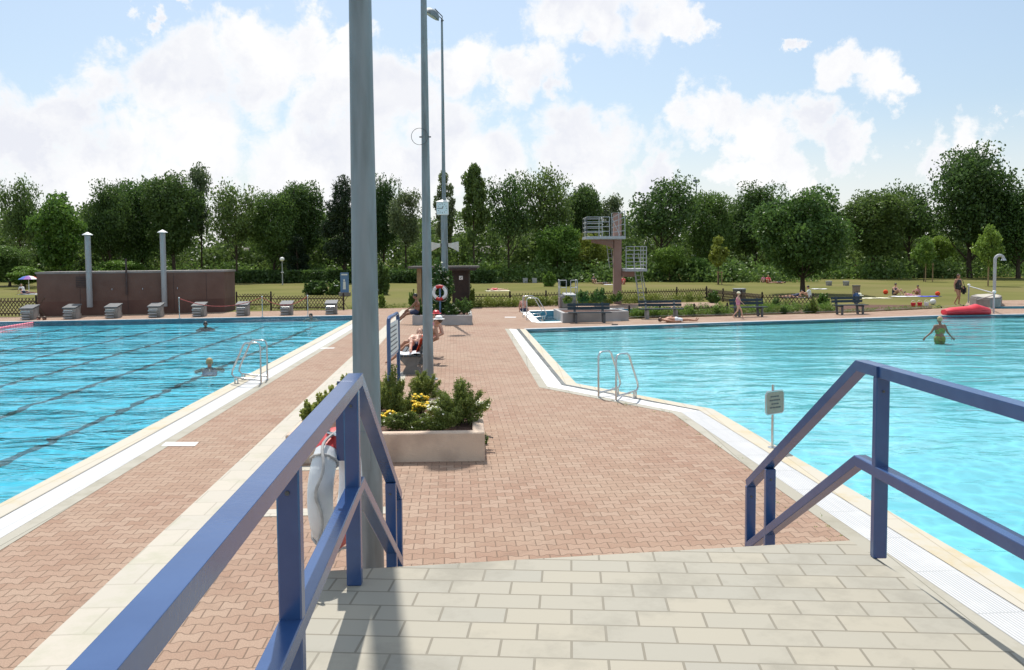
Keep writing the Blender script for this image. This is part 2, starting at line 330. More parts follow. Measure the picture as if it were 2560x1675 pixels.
    def mesh(s, name, mats, smooth=False):
        me = bpy.data.meshes.new(name); me.from_pydata(s.v, [], s.f)
        for m in (mats if isinstance(mats, (list, tuple)) else [mats]): me.materials.append(m)
        if any(s.mi): me.polygons.foreach_set('material_index', s.mi)
        bm = bmesh.new(); bm.from_mesh(me); bmesh.ops.recalc_face_normals(bm, faces=bm.faces[:]); bm.to_mesh(me); bm.free()
        if smooth:
            me.polygons.foreach_set('use_smooth', [True] * len(me.polygons))
            try: me.set_sharp_from_angle(angle=R(40))
            except Exception: pass
        me.update(); return me
    def build(s, name, mats, parent=None, smooth=False, loc=None):
        return link(name, s.mesh(name, mats, smooth), parent, loc)
def link(name, me, parent=None, loc=None):
    o = bpy.data.objects.new(name, me); C.objects.link(o)
    if parent: o.parent = parent
    if loc is not None: o.location = loc
    return o
def tag(o, label=None, cat=None, group=None, kind=None):
    if label: o['label'] = label
    if cat: o['category'] = cat
    if group: o['group'] = group
    if kind: o['kind'] = kind
    return o
def thing(name, label, cat, loc=(0, 0, 0), rz=0.0, group=None):
    o = bpy.data.objects.new(name, None); C.objects.link(o); o.location = loc; o.rotation_euler = (0, 0, rz); o.empty_display_size = .1
    return tag(o, label, cat, group)
def dup(root, loc, rz=None, label=None, group=None, scale=None):
    r = root.copy(); C.objects.link(r); r.location = loc
    if rz is not None: r.rotation_euler = (0, 0, rz)
    if scale is not None: r.scale = scale
    if label: r['label'] = label
    if group: r['group'] = group
    for ch in list(root.children):
        c = ch.copy(); C.objects.link(c); c.parent = r
        for g in list(ch.children):
            d = g.copy(); C.objects.link(d); d.parent = c
    return r
def leaves(rng, P, size, name, m, up=.35, aspect=.6, parent=None, jit=.35):
    """P: Nx3 points; one small folded quad per point"""
    n = len(P); nrm = rng.normal(size=(n, 3)); nrm[:, 2] += up; nrm /= np.linalg.norm(nrm, axis=1)[:, None]
    a = rng.normal(size=(n, 3)); u = np.cross(nrm, a); u /= np.linalg.norm(u, axis=1)[:, None]; v = np.cross(nrm, u)
    s = (size * (1 + jit * rng.uniform(-1, 1, n)))[:, None]
    vs = np.stack([P - u * s, P - v * s * aspect + nrm * s * .15, P + u * s, P + v * s * aspect + nrm * s * .15], 1).reshape(-1, 3)
    me = bpy.data.meshes.new(name); me.vertices.add(4 * n); me.vertices.foreach_set('co', vs.astype(np.float32).ravel())
    me.loops.add(4 * n); me.loops.foreach_set('vertex_index', np.arange(4 * n, dtype=np.int32))
    me.polygons.add(n); me.polygons.foreach_set('loop_start', np.arange(0, 4 * n, 4, dtype=np.int32))
    me.update(calc_edges=True); me.validate(); me.materials.append(m)
    return me
def sheet(name, pts, z, m, holes=(), kind='structure', parent=None):
    loops = [[Vector((p[0], p[1], 0)) for p in pts]] + [[Vector((p[0], p[1], 0)) for p in h] for h in holes]
    tri = tessellate_polygon(loops); allp = [p for l in loops for p in l]
    b = MB(); b.add([(p.x, p.y, z) for p in allp], [tuple(t) for t in tri])
    me = bpy.data.meshes.new(name); me.from_pydata(b.v, [], b.f); me.materials.append(m)
    bm = bmesh.new(); bm.from_mesh(me)
    for f in bm.faces:
        if f.normal.z < 0: f.normal_flip()
    bm.to_mesh(me); bm.free(); me.update()
    o = link(name, me, parent)
    if kind: o['kind'] = kind
    return o
# ------------------------------------------------------------------ material library
PAVER = paver_mat()
M_STRIP = slab_mat('pale_slab', (.47, .43, .36), (.44, .41, .35), .5, .5, (.36, .33, .27), .008, R(-3), stain=(.38, .37, .28))
M_WHITE = slab_mat('white_grate', (.66, .66, .66), (.60, .61, .62), .5, .025, (.40, .41, .41), .007, R(0), stain=(.50, .51, .50), off=0)
M_LIP = slab_mat('cream_lip_stone', (.50, .45, .35), (.47, .44, .37), .3, 3, (.34, .30, .22), .006, R(0), stain=(.46, .38, .22), off=0)
M_GBAND = slab_mat('grey_band_stone', (.34, .32, .26), (.38, .36, .30), .4, 4, (.2, .19, .15), .006, stain=(.27, .25, .19), off=0)
M_STAIR = slab_mat('stair_stone', (.37, .34, .27), (.33, .315, .265), .31, .165, (.22, .20, .155), .006, R(4), stain=(.25, .235, .19))
M_FLOORT = mat('pool_tile_blue', (.23, .60, .68), (.28, .65, .72), .35, .5)
M_FLOORL = mat('pool_tile_deep', (.05, .46, .60), (.09, .54, .66), .3, .5)
M_WALLT = mat('pool_wall_tile', (.06, .17, .23), (.09, .22, .28), 2, .4)
M_LINE = mat('lane_line', (.01, .05, .07), (.015, .07, .09), 2, .6)
M_LAWN = mat('lawn', (.112, .118, .028), (.155, .150, .044), .16, .95, spec=.1, bump=.6, bscale=9, detail=9, c3=(.175, .15, .060), s3=.07)
M_EARTH = mat('bed_soil', (.10, .06, .045), (.17, .10, .08), 14, .95, bump=.8, spec=.1)
M_GALV = mat('galvanised_steel', (.25, .285, .305), (.20, .235, .25), 6, .5, .3, c3=(.15, .17, .175), s3=4, detail=9, stretch=(1.6, 1.6, .22))
M_STEEL = mat('stainless_steel', (.62, .62, .60), (.5, .5, .5), 8, .22, .9)
M_BLUE = mat('blue_paint', (.020, .062, .185), (.028, .076, .21), 6, .24, bump=.03, spec=.8)
M_BLUE2 = mat('light_blue_steel', (.10, .19, .36), (.13, .23, .40), 6, .4)
M_PLAST = mat('peach_render', (.66, .52, .40), (.60, .47, .36), 3, .85, bump=.5, bscale=60, c3=(.42, .31, .24), s3=1.3)
M_GREYR = mat('grey_render', (.42, .40, .39), (.36, .35, .34), 3, .85, bump=.5, bscale=40, c3=(.30, .29, .28), s3=1)
M_CONC = mat('concrete', (.33, .32, .30), (.25, .245, .235), 3, .85, bump=.4, bscale=40, c3=(.18, .175, .165), s3=1.5)
M_DCONC = mat('dark_concrete', (.15, .145, .14), (.20, .195, .185), 4, .9, bump=.5, bscale=30, c3=(.10, .10, .095), s3=3)
M_BROWN = mat('brown_cladding', (.115, .056, .042), (.14, .074, .055), 1.2, .8, bump=.3, bscale=12, c3=(.08, .042, .034), s3=.4)
M_BROWN2 = mat('brown_cladding_top', (.12, .068, .052), (.145, .085, .066), 1.5, .8, bump=.3, bscale=12)
M_COPE = mat('pale_coping', (.26, .235, .22), (.20, .18, .17), 3, .8)
M_DARKV = mat('dark_louvre', (.05, .032, .03), (.07, .045, .04), 5, .7)
M_WOODD = mat('dark_wood', (.026, .015, .011), (.042, .025, .018), 6, .8, bump=.3)
M_WOODF = mat('fence_wood', (.085, .058, .038), (.13, .09, .055), 9, .85, bump=.3)
M_WOODL = mat('pale_wood', (.34, .24, .13), (.28, .19, .10), 9, .8)
M_PINKC = mat('pink_concrete', (.34, .215, .18), (.29, .185, .155), 2, .85, bump=.3, c3=(.30, .18, .15), s3=1)
M_LGREY = mat('light_grey_paint', (.42, .43, .44), (.35, .36, .37), 5, .6)
M_WPAINT = mat('white_paint', (.78, .78, .76), (.70, .70, .69), 5, .5)
M_WHITEC = mat('white_cloth', (.76, .77, .79), (.66, .67, .70), 9, .9, bump=.4)
M_RED = mat('red_vinyl', (.58, .02, .035), (.66, .035, .05), 3, .42)
M_REDF = mat('ring_red', (.52, .03, .03), (.42, .02, .02), 8, .5, bump=.1)
M_RINGW = mat('ring_white', (.74, .75, .76), (.64, .66, .68), 6, .5, bump=.2, bscale=30, c3=(.55, .56, .56), s3=5)
M_ROPE = mat('grey_rope', (.50, .49, .47), (.36, .35, .34), 30, .9)
M_REDROPE = mat('red_rope', (.50, .07, .05), (.6, .12, .1), 10, .7)
M_PINK = mat('pink_float', (.72, .13, .20), (.65, .10, .16), 10, .5)
M_BENCH = mat('bench_slat', (.012, .028, .042), (.02, .04, .055), 8, .6, bump=.2)
M_DARKG = mat('dark_grey', (.07, .075, .08), (.10, .105, .11), 6, .6)
M_ORANGE = mat('orange_towel', (.80, .09, .02), (.70, .06, .015), 14, .9, bump=.5)
M_GLASS = mat('lamp_glass', (.42, .42, .36), (.36, .36, .30), 6, .15)
M_BLACK = mat('black', (.012, .012, .013), (.02, .02, .02), 6, .6)
M_YEL = mat('yellow_petal', (.90, .66, .02), (.85, .50, .01), 30, .7)
M_WFL = mat('white_petal', (.78, .76, .58), (.72, .72, .62), 30, .7)
M_BARK = mat('bark', (.055, .042, .032), (.09, .07, .052), 9, .95, bump=.8, spec=.1)
M_RBRICK = mat('red_brown_wall', (.23, .09, .06), (.18, .075, .05), 3, .9)
M_WIN = mat('window_glass', (.05, .06, .07), (.12, .14, .16), .6, .1)
M_ROOFD = mat('dark_roof', (.10, .09, .085), (.14, .12, .11), 3, .9)
M_GWALL = mat('grey_brown_wall', (.13, .115, .10), (.17, .15, .13), 2, .9)
SK = [mat('skin_tan', (.46, .24, .15), (.40, .20, .125), 9, .55), mat('skin_dark_tan', (.25, .12, .075), (.21, .10, .06), 9, .55), mat('skin_pale', (.62, .38, .28), (.56, .32, .23), 9, .55), mat('skin_pink', (.60, .30, .23), (.5, .24, .18), 9, .55)]
M_HBR = mat('hair_brown', (.05, .028, .018), (.08, .045, .028), 30, .6)
M_HBL = mat('hair_blond', (.48, .33, .16), (.38, .26, .12), 30, .6)
M_HBK = mat('hair_black', (.012, .01, .01), (.02, .017, .015), 30, .5)
M_EYE = M_HBK
M_MOUTH = mat('lips', (.35, .12, .10), (.3, .1, .09), 10, .5)
M_SWNAVY = mat('navy_fabric', (.02, .03, .07), (.03, .04, .09), 20, .8)
M_SWPINK = mat('pink_fabric', (.62, .25, .33), (.5, .2, .28), 20, .8)
M_SWGRN = mat('green_print_fabric', (.05, .20, .06), (.28, .28, .06), 26, .8, c3=(.22, .05, .04), s3=18)
M_BLUEC = mat('blue_towel', (.05, .08, .55), (.07, .10, .62), 12, .9)
M_YELC = mat('cream_towel', (.75, .70, .45), (.78, .76, .66), 5, .9)
L_DARK = leaf_mat('leaf_dark', (.030, .058, .015), (.12, .185, .045))
L_MID = leaf_mat('leaf_mid', (.038, .074, .017), (.145, .225, .05))
L_BRIGHT = leaf_mat('leaf_bright', (.07, .13, .02), (.20, .29, .05))
L_YELL = leaf_mat('leaf_yellow_green', (.09, .13, .02), (.20, .23, .04))
L_GREY = leaf_mat('leaf_grey_green', (.06, .085, .038), (.17, .21, .09))
L_CONI = leaf_mat('leaf_conifer', (.016, .032, .014), (.05, .075, .028))
L_ROSE = leaf_mat('leaf_rosemary', (.09, .12, .025), (.28, .31, .07), scale=5)
L_ROSEY = leaf_mat('leaf_fresh_tips', (.14, .18, .035), (.36, .37, .10), scale=6)

# ------------------------------------------------------------------ ground, decks and pools
def line_at(P, Q, Y): return P.x + (Q.x - P.x) * (Y - P.y) / (Q.y - P.y)
# lap pool (left)
LP0, LP1 = G(222, 1148), G(905, 788.5)
LPn = Vector((line_at(LP0, LP1, -9), -9, 0))
LFL = G(0, 805); fdir = (LFL - LP1); LPfl = LP1 + fdir * 1.35; LPnl = LPfl + (LPn - LP1)
lap = [LPn, LP1, LPfl, LPnl]
# leisure pool (right)
RA, RB, RC, RD = G(1312, 823.5), G(1438, 960), G(1778, 1024), G(2560, 1481)
RE = RD + (RD - RC) * 1.4
RA2, RB2, RC2, RD2 = G(1262, 822), G(1348, 968.6), G(1681, 1033), G(2141, 1363)
rf = [G(1900, 804), G(2060, 799.5), G(2355, 789), G(2560, 786)]
RFR = rf[-1] + (rf[-1] - rf[-2]) * 2
leis = [RA, RB, RC, RE, Vector((RFR.x, RE.y, 0)), RFR] + rf[::-1]
dive = [G(1322, 778.5), G(1350, 805), G(1552, 800), G(1556, 785), G(1640, 778), G(1690, 770.5), G(1560, 772)]
wade = [G(2472, 772), G(2700, 771), G(2700, 764.5), G(2490, 766)]
far = [G(-500, 800), G(95, 791.5), G(562, 780), G(700, 777), G(860, 774), G(1040, 769), G(1181, 768), G(1290, 764.5), G(1400, 762), G(1640, 757), G(1795, 755),
       G(1800, 770), G(1571, 783), G(1571, 798), G(1650, 795.5), G(1900, 788), G(2150, 781), G(2355, 771), G(2410, 766), G(2420, 752), G(2560, 750), G(2900, 748)]
deck = far + [Vector((far[-1].x, -14, 0)), Vector((far[0].x, -14, 0))]
sheet('paved_deck', deck, 0, PAVER, [lap, leis, dive, wade])
lawn = [(-700, -200), (700, -200), (700, 900), (-700, 900)]
sheet('lawn_ground', lawn, 0, M_LAWN, [deck])

def basin(name, poly, zw, zf, floor_m, water_m, label=None):
    n = len(poly); b = MB()
    for i in range(n):
        p, q = poly[i], poly[(i + 1) % n]
        b.add([(p.x, p.y, 0), (q.x, q.y, 0), (q.x, q.y, zf), (p.x, p.y, zf)], [(0, 1, 2, 3)])
    o = b.build(name + '_wall', M_WALLT); o['kind'] = 'structure'
    sheet(name + '_floor', poly, zf + .002, floor_m)
    sheet(name + '_water', poly, zw, water_m)
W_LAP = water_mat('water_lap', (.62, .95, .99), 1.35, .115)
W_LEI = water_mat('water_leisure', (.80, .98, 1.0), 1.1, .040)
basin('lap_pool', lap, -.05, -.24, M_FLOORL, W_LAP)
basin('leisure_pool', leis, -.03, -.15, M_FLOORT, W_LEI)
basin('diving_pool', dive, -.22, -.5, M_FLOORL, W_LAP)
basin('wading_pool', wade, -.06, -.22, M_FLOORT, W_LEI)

# lane lines lying on the floor of the lap pool, wavering as the moving water shows them
LU = (LP1 - LPn).normalized(); LNv = Vector((-LU.y, LU.x, 0))
def lane_off(x, y):
    p = G(x, y, -.24); return (p - LP0).dot(LNv)
offs = [(lane_off(*a) + lane_off(*b)) / 2 for a, b in (((458, 963), (810, 804)), ((318, 932), (695, 802.5)), ((100, 938), (510, 823)), ((81, 897), (436, 814)), ((60, 868), (333, 812)), ((60, 843), (223, 811)))]
print('LANES', [round(o, 2) for o in offs])
sp = (offs[-1] - offs[0]) / 5
Ltot = (LP1 - LPn).length
for i in range(9):
    o_ = offs[0] + sp * i; b = MB(); base = LPn + LNv * o_
    s_ = 4.0; vs = []; k = 0
    while s_ < Ltot - 3.2:
        dx = .06 * noise.noise(Vector((s_ * .9, i * 7.3, 0))) + .14 * noise.noise(Vector((s_ * 2.6, i * 3.7, 5)))
        wd = .085 * (1 + .9 * noise.noise(Vector((s_ * 2.3, i, 9))))
        p = base + LU * s_ + LNv * dx; vs += [p - LNv * wd, p + LNv * wd]; s_ += .16; k += 1
    vs = [(v.x, v.y, -.232) for v in vs]
    b.add(vs, [(2 * j, 2 * j + 1, 2 * j + 3, 2 * j + 2) for j in range(k - 1)])
    o = b.build('lane_line', M_LINE); o['kind'] = 'structure'

def strip(name, pts, m, z):
    b = MB(); n = len(pts) // 2
    b.add([(p.x, p.y, z) for p in pts], [(2 * j, 2 * j + 1, 2 * j + 3, 2 * j + 2) for j in range(n - 1)])
    o = b.build(name, m); o['kind'] = 'structure'; return o
def raised(name, pts, m, z0, z1):                       # same, with thickness
    b = MB(); n = len(pts) // 2; poly = [pts[2 * j] for j in range(n)] + [pts[2 * j + 1] for j in range(n)][::-1]
    for j in range(n - 1):
        q = [pts[2 * j], pts[2 * j + 1], pts[2 * j + 3], pts[2 * j + 2]]
        b.add([(p.x, p.y, z0) for p in q] + [(p.x, p.y, z1) for p in q], [(4, 5, 6, 7), (0, 1, 5, 4), (2, 3, 7, 6)])
    o = b.build(name, m); o['kind'] = 'structure'; return o
a, b_ = LPn, LP1 + LU * .35; nn = -LNv
raised('pool_lip', [a - nn * .03, a + nn * .27, b_ - nn * .03, b_ + nn * .27], M_LIP, -.15, .012)
strip('overflow_grate', [a + nn * .27, a + nn * .66, b_ + nn * .27, b_ + nn * .66], M_WHITE, .006)
strip('gutter_slot', [a + nn * .265, a + nn * .285, b_ + nn * .265, b_ + nn * .285], M_GBAND, .014)
strip('stone_band', [a + nn * .66, a + nn * .86, b_ + nn * .66, b_ + nn * .86], M_GBAND, .004)
fd = (LPfl - LP1).normalized(); fn = Vector((fd.y, -fd.x, 0)); fn = fn if fn.y > 0 else -fn
strip('pool_lip', [LP1 - fd * .3, LP1 - fd * .3 + fn * .35, LPfl, LPfl + fn * .35], M_LGREY, .005)
def lerp(p, q, t): return p + (q - p) * t
inn = [RA, RB, RC, RE]; outr = [RA2, RB2, RC2, RC2 + (RD2 - RC2) * ((RE - RC).length / (RD2 - RC2).length * .995)]
def band(t0, t1, ext=0): return [q for p, o in zip(inn, outr) for q in (lerp(p, o, t0), lerp(p, o, t1))]
bl = band(-.035, .31); raised('pool_lip', bl, M_LIP, -.15, .012)
M_GRATE = {}
for i, (p, q) in enumerate(zip(inn[:-1], inn[1:])):
    d_ = (q - p); ang = math.atan2(d_.y, d_.x)
    gm = slab_mat('white_grate_run', (.58, .58, .59), (.52, .53, .54), .9, .03, (.36, .37, .37), .008, -ang, stain=(.52, .53, .52), off=0) if i == 2 else slab_mat('white_tile_run', (.68, .68, .67), (.62, .63, .63), .25, .125, (.5, .5, .49), .003, -ang, stain=(.30, .31, .29), off=0)
    o1, o2 = outr[i], outr[i + 1]
    strip('overflow_grate', [lerp(p, o1, .31), lerp(p, o1, .78), lerp(q, o2, .31), lerp(q, o2, .78)], gm, .006)
M_WET = mat('wet_gutter', (.10, .105, .10), (.16, .165, .15), 2, .25, c3=(.22, .22, .2), s3=1)
w_ = [q for p, o in zip(inn[:3], outr[:3]) for q in (lerp(p, o, .27), lerp(p, o, .42 if p is RA else .34))]
w_ = [lerp(RA, RA2, .25), lerp(RA, RA2, .42), lerp(RB, RB2, .27), lerp(RB, RB2, .38), lerp(RC, RC2, .31), lerp(RC, RC2, .34)]
strip('wet_gutter', w_, M_WET, .016)
strip('stone_band', band(.78, 1.0), M_GBAND, .004)
ff = [RA] + rf + [RFR]
strip('pool_lip', [q for p in ff for q in (p, p + Vector((-.02, .38, 0)))], M_LGREY, .006)
strip('pool_lip', [dive[0], G(1300, 777), dive[1], G(1330, 806)], M_WPAINT, .008)
strip('pool_lip', [dive[0], G(1318, 776.5), dive[6], G(1560, 770)], M_WPAINT, .009)
strip('pool_lip', [dive[1] + Vector((-.3, 0, 0)), G(1345, 808), dive[2], G(1552, 803)], M_WPAINT, .010)
# pale paving strips across the deck
SL = lambda Y: -3.92 - .0615 * (Y - 11.9)
strip('pale_strip', [q for Y in (-2, 12, 25, 46) for q in (Vector((SL(Y), Y, 0)), Vector((SL(Y) + .5, Y, 0)))], M_STRIP, .004)
strip('pale_strip', [Vector((-3.42, 11.25, 0)), Vector((-3.42, 11.5, 0)), Vector((-1.75, 11.36, 0)), Vector((-1.75, 11.61, 0))], M_STRIP, .005)
strip('pale_strip', [Vector((-3.0, 9.25, 0)), Vector((-3.0, 9.52, 0)), Vector((-1.3, 9.35, 0)), Vector((-1.3, 9.62, 0))], M_STRIP, .005)
strip('pale_strip', [G(980, 985), G(1003, 985), G(1000, 930), G(1016, 930)], M_STRIP, .005)
# short white distance marks
for q in (((403, 1116), (487, 1116), (415, 1106), (497, 1106)), ((799, 872), (834, 871.5), (805, 870), (838, 869.5)), ((1262, 794), (1290, 794), (1262, 792.5), (1290, 792.5))):
    strip('painted_mark', [G(*p) for p in q], M_WPAINT, .007)
# dark edging between deck and flower border
eg = [G(1571, 797.5), G(1650, 795), G(1900, 787.5), G(2150, 780.5), G(2355, 770.5), G(2410, 766)]
raised('border_edging', [q for p in eg for q in (p, p + Vector((.0, .12, 0)))], M_DARKG, -.02, .09)
bedp = [G(1572, 797), G(1650, 794.5), G(1900, 787), G(2150, 780), G(2330, 771.5), G(2330, 764), G(2100, 762), G(1930, 760), G(1802, 770.5), G(1573, 783.5)]
sheet('border_soil', bedp, .02, M_EARTH)
# viewing platform with its stair (the camera stands on it)
PF = [Vector((-1.02, 4.47, 0)), Vector((2.0, 4.90, 0)), Vector((2.16, 3.2, 0)), Vector((2.2, -2, 0)), Vector((-1.02, -2, 0))]
plat = MB(); plat.prism(PF, 0, 1.2)
o = plat.build('platform', M_STAIR); o['kind'] = 'structure'
st = MB(); fdv = (PF[1] - PF[0]); fnv = Vector((-fdv.y, fdv.x, 0)).normalized()
for k in range(6):
    z = 1.2 - .171 * (k + 1); p0 = PF[0] + fnv * .31 * k; p1 = PF[1] + fnv * .31 * k; e = fnv * .31
    st.prism([p0, p1, p1 + e, p0 + e], 0, z)
o = st.build('platform_stair', M_STAIR); o['kind'] = 'structure'
# ------------------------------------------------------------------ railings
def railing(label, X0, Xa, Xe, apexY, endY, postYs, farY):
    root = thing('stair_railing', label, 'railing', (0, 0, 0), 0, 'blue railings either side of the stair')
    def X(Y): return X0 + (Xa - X0) * (Y - farY) / (apexY - farY) if Y < apexY else Xa + (Xe - Xa) * (Y - apexY) / (endY - apexY)
    e = .001
    up = [(X(farY), farY, 2.25), (X(apexY), apexY, 2.25), (X(endY), endY, 1.05)]
    lo = [(X(farY), farY, 1.69), (X(apexY), apexY, 1.69), (X(endY), endY, .53)]
    for nm, pl in (('handrail', up), ('lower_rail', lo)):
        b = MB(); b.bar(pl[0], (pl[1][0], pl[1][1] + .012, pl[1][2]), .078, .062); b.bar(pl[1], pl[2], .077, .06)
        if nm == 'handrail': b.bar(Vector(pl[1]) + Vector((0, -.28, 0)), Vector(pl[1]) + Vector((0, -.283, 0)), .0795, .0635)
        o_ = b.build(nm, M_BLUE, root); bv_ = o_.modifiers.new('b', 'BEVEL'); bv_.width = .005; bv_.segments = 2
    for Y, zt, zb in postYs:
        MB().bar((X(Y), Y, zb), (X(Y), Y, zt), .076, .05, up=(0, 1, 0)).build('post', M_BLUE, root).modifiers.new('b', 'BEVEL').width = .005
        bb = MB(); bb.tube([(X(Y), Y - .03, zt - .08), (X(Y), Y - .024, zt - .08)], .008, 6); bb.build('fixing', M_DARKG, root)
    return root
railing('blue steel railing with a lifebuoy hanging on it, beside the thick steel mast', -.60, -.838, -.90, 4.45, 6.41, [(6.41, 1.03, 0), (6.0, 1.27, .1), (4.28, 2.22, 1.2), (2.7, 2.22, 1.2), (1.2, 2.22, 1.2)], .6)
railing('blue steel railing in front of the wide leisure pool', 2.20, 2.035, 1.92, 4.86, 6.70, [(6.70, 1.03, 0), (6.28, 1.28, .1), (4.62, 2.22, 1.2), (2.4, 2.22, 1.2)], .6)

# ------------------------------------------------------------------ lifebuoys
def lifebuoy(label, loc, rz, Rr=.275, r=.068, sc_=1.0):
    root = thing('lifebuoy', label, 'lifebuoy', loc, rz, 'red and white lifebuoys')
    Mv = Matrix.Rotation(math.pi / 2, 4, 'Y')
    for a in (0, 180):
        MB().torus((0, 0, 0), Rr, r, Mv, 20, 14, R(a + 33), R(a + 147)).build('white_section', M_RINGW, root, True)
        MB().torus((0, 0, 0), Rr, r * 1.012, Mv, 12, 14, R(a - 33), R(a + 33)).build('red_section', M_REDF, root, True)
    pts = []
    for i in range(81):
        a = 2 * math.pi * i / 80; bulge = .075 + .045 * abs(math.sin(2 * a)) ** 1.5
        pts.append((r * .25 * math.sin(8 * a) + .02, (Rr + bulge) * math.cos(a), (Rr + bulge) * math.sin(a) - .03 * abs(math.sin(2 * a))))
    b = MB(); b.tube(pts, .0085, 6, cap=False)
    for a in (0, 90, 180, 270):
        a = R(a); c = Vector((0, Rr * math.cos(a + .78), Rr * math.sin(a + .78)))
        t = Vector((0, math.cos(a + .78), math.sin(a + .78)))
        ring = [c + t * (r + .008) * math.cos(u) + Vector((1, 0, 0)) * (r + .008) * math.sin(u) for u in np.linspace(0, 2 * math.pi, 13)]
        b.tube(ring, .007, 6, cap=False)
    b.build('grab_rope', M_ROPE, root, True)
    return root
lb = lifebuoy('large scuffed lifebuoy with grey grab rope hanging on the near blue railing', (-1.0, 4.68, 1.60), R(-6))
br = thing('lifebuoy_bracket', 'short dark blue bracket holding the near lifebuoy against the railing', 'bracket', (-.93, 4.5, 1.85))
MB().bar((0, 0, -.05), (0, 0, .30), .05, .02, up=(0, 1, 0)).build('plate', M_BLUE, br)
MB().tube([(0, 0, .08), (-.09, .1, .08), (-.09, .1, .13)], .012, 8).build('hook', M_STEEL, br, True)
lb2 = dup(lb, G(1099, 789) + Vector((0, 0, 1.0)), R(78), 'distant lifebuoy with white top light on a blue post in the rose planter')
p2 = at(1100, 790, 36.5)
b3 = thing('lifebuoy_post', 'slim blue post carrying the distant lifebuoy in the rose planter', 'post', (p2.x, p2.y + .12, .3))
lb2.location = (p2.x, p2.y, at(1099, 732, 36.5).z)
MB().tube([(0, 0, 0), (0, 0, 1.24)], .04, 10).build('pole', M_BLUE2, b3, True)
MB().lathe([(.03, 1.22), (.05, 1.24), (.045, 1.34), (.015, 1.38)], 10).build('signal_light', M_WPAINT, b3, True)

# ------------------------------------------------------------------ light masts
def mast(name, label, loc, H, r0, taper, head_rz, thick_to=None, group='galvanised light masts'):
    root = thing(name, label, 'light mast', loc, 0, group)
    b = MB(); zs = [0, .02, .35, H * .3, H * .6, H]
    b.tube([(0, 0, z) for z in zs], [r0 - taper * z for z in zs], 24)
    for z in (2.6, 5.2, 7.9, 10.6):
        if z < H: b.tube([(0, 0, z), (0, 0, z + .012)], [r0 - taper * z + .003] * 2, 24)
    b.build('pole', M_GALV, root, True)
    MB().lathe([(r0 * 1.75, .0), (r0 * 1.75, .025), (r0 * 1.1, .03), (r0 * 1.02, .09)], 24).build('base_flange', M_GALV, root, True)
    for k in range(4): a = R(45 + 90 * k); MB().lathe([(.018, .02), (.018, .05), (.010, .055)], 6, (r0 * 1.5 * math.cos(a), r0 * 1.5 * math.sin(a), 0)).build('anchor_bolt', M_DARKG, root)
    if thick_to:
        c = MB(); c.tube([(0, 0, 0), (0, 0, thick_to)], [.165, .15], 16); c.tube([(.12, -.12, .2), (.11, -.11, thick_to)], .02, 6); c.build('lower_sleeve', M_GALV, root, True)
    d = MB(); d.box((r0 * .0, -(r0 - taper * 1.2) - .0, 1.2), (.09, .012, .34)); d.build('service_hatch', M_GALV, root)
    # floodlight head on a U bracket
    T = Matrix.Translation((0, 0, H)) @ Matrix.Rotation(head_rz, 4, 'Z')
    def W(p): return T @ Vector(p)
    y = MB(); y.tube([W((0, 0, -.02)), W((0, 0, .12))], .045, 8)
    for s in (-1, 1): y.tube([W((0, 0, .08)), W((.05, s * .34, .16)), W((-.28, s * .34, .50))], .022, 6)
    y.build('bracket', M_DARKG, root, True)
    tl = T @ Matrix.Translation((-.48, 0, .30)) @ Matrix.Rotation(R(32), 4, 'Y')
    h = MB(); h.add([], []); h.lathe([(.02, .30), (.17, .27), (.29, .17), (.34, .04), (.36, 0), (.30, -.02)], 16, (0, 0, 0), None)
    h.v = [tuple(tl @ Vector((v[0] * 1.15, v[1] * .95, v[2]))) for v in h.v]
    hd = h.build('floodlight', M_GALV, root, True)
    g = MB(); g.lathe([(.30, -.03), (.30, -.022)], 16); g.v = [tuple(tl @ Vector((v[0] * 1.15, v[1] * .95, v[2]))) for v in g.v]
    g.build('lens', M_GLASS, hd)
    return root
mast('light_mast', 'thick galvanised steel mast rising behind the near railing', (-1.295, 7.4, 0), 14, .131, .0066, R(0))
P2m = G(1071, 949)
mast('light_mast', 'tall plain steel mast beside the bench of sunbathers, with a wire hoop', P2m, 13.9, .128, .0066, R(8))
P3m = at(1113, 786, 38.4); P3m.z = 0
mast('light_mast', 'farthest steel mast with clock, horn speakers and a tilted floodlight', P3m, (at(1104, 50, 38.4)).z - .1, .120, .0055, R(0), thick_to=at(1111, 520, 38.4).z)
hp = thing('wire_hoop', 'thin wire hoop strapped round the mast by the bench', 'hoop', (P2m.x - .12, P2m.y - .13, at(1059, 343, P2m.y).z))
MB().torus((0, 0, 0), .19, .006, Matrix.Rotation(math.pi / 2, 4, 'X'), 40, 6).build('wire', M_DARKG, hp, True)
MB().box((.12, .09, 0), (.27, .02, .03)).build('clip', M_DARKG, hp)
# clock
cz = at(1106, 521, 38.0); ck = thing('pool_clock', 'square white public clock showing a quarter to one on the far mast', 'clock', (at(1106, 521, 38.0).x, P3m.y - .34, cz.z))
ck.scale = (.80, .80, .80); b = MB(); b.box((0, 0, 0), (.66, .36, .72), bev=.02); b.build('case', M_WPAINT, ck)
b = MB(); b.prism([(-.37, -.24), (.37, -.24), (.37, .24), (-.37, .24)], .36, .38); b.add([(-.36, -.23, .38), (.36, -.23, .38), (.36, .23, .38), (-.36, .23, .38), (0, 0, .50)], [(0, 1, 4), (1, 2, 4), (2, 3, 4), (3, 0, 4)]); b.build('roof', M_WPAINT, ck)
fc = MB().add([(-.30, -.184, -.32), (.30, -.184, -.32), (.30, -.184, .32), (-.30, -.184, .32)], [(0, 1, 2, 3)]).build('dial', mat('dial_white', (.62, .72, .74), (.58, .68, .70), 4, .3), ck)
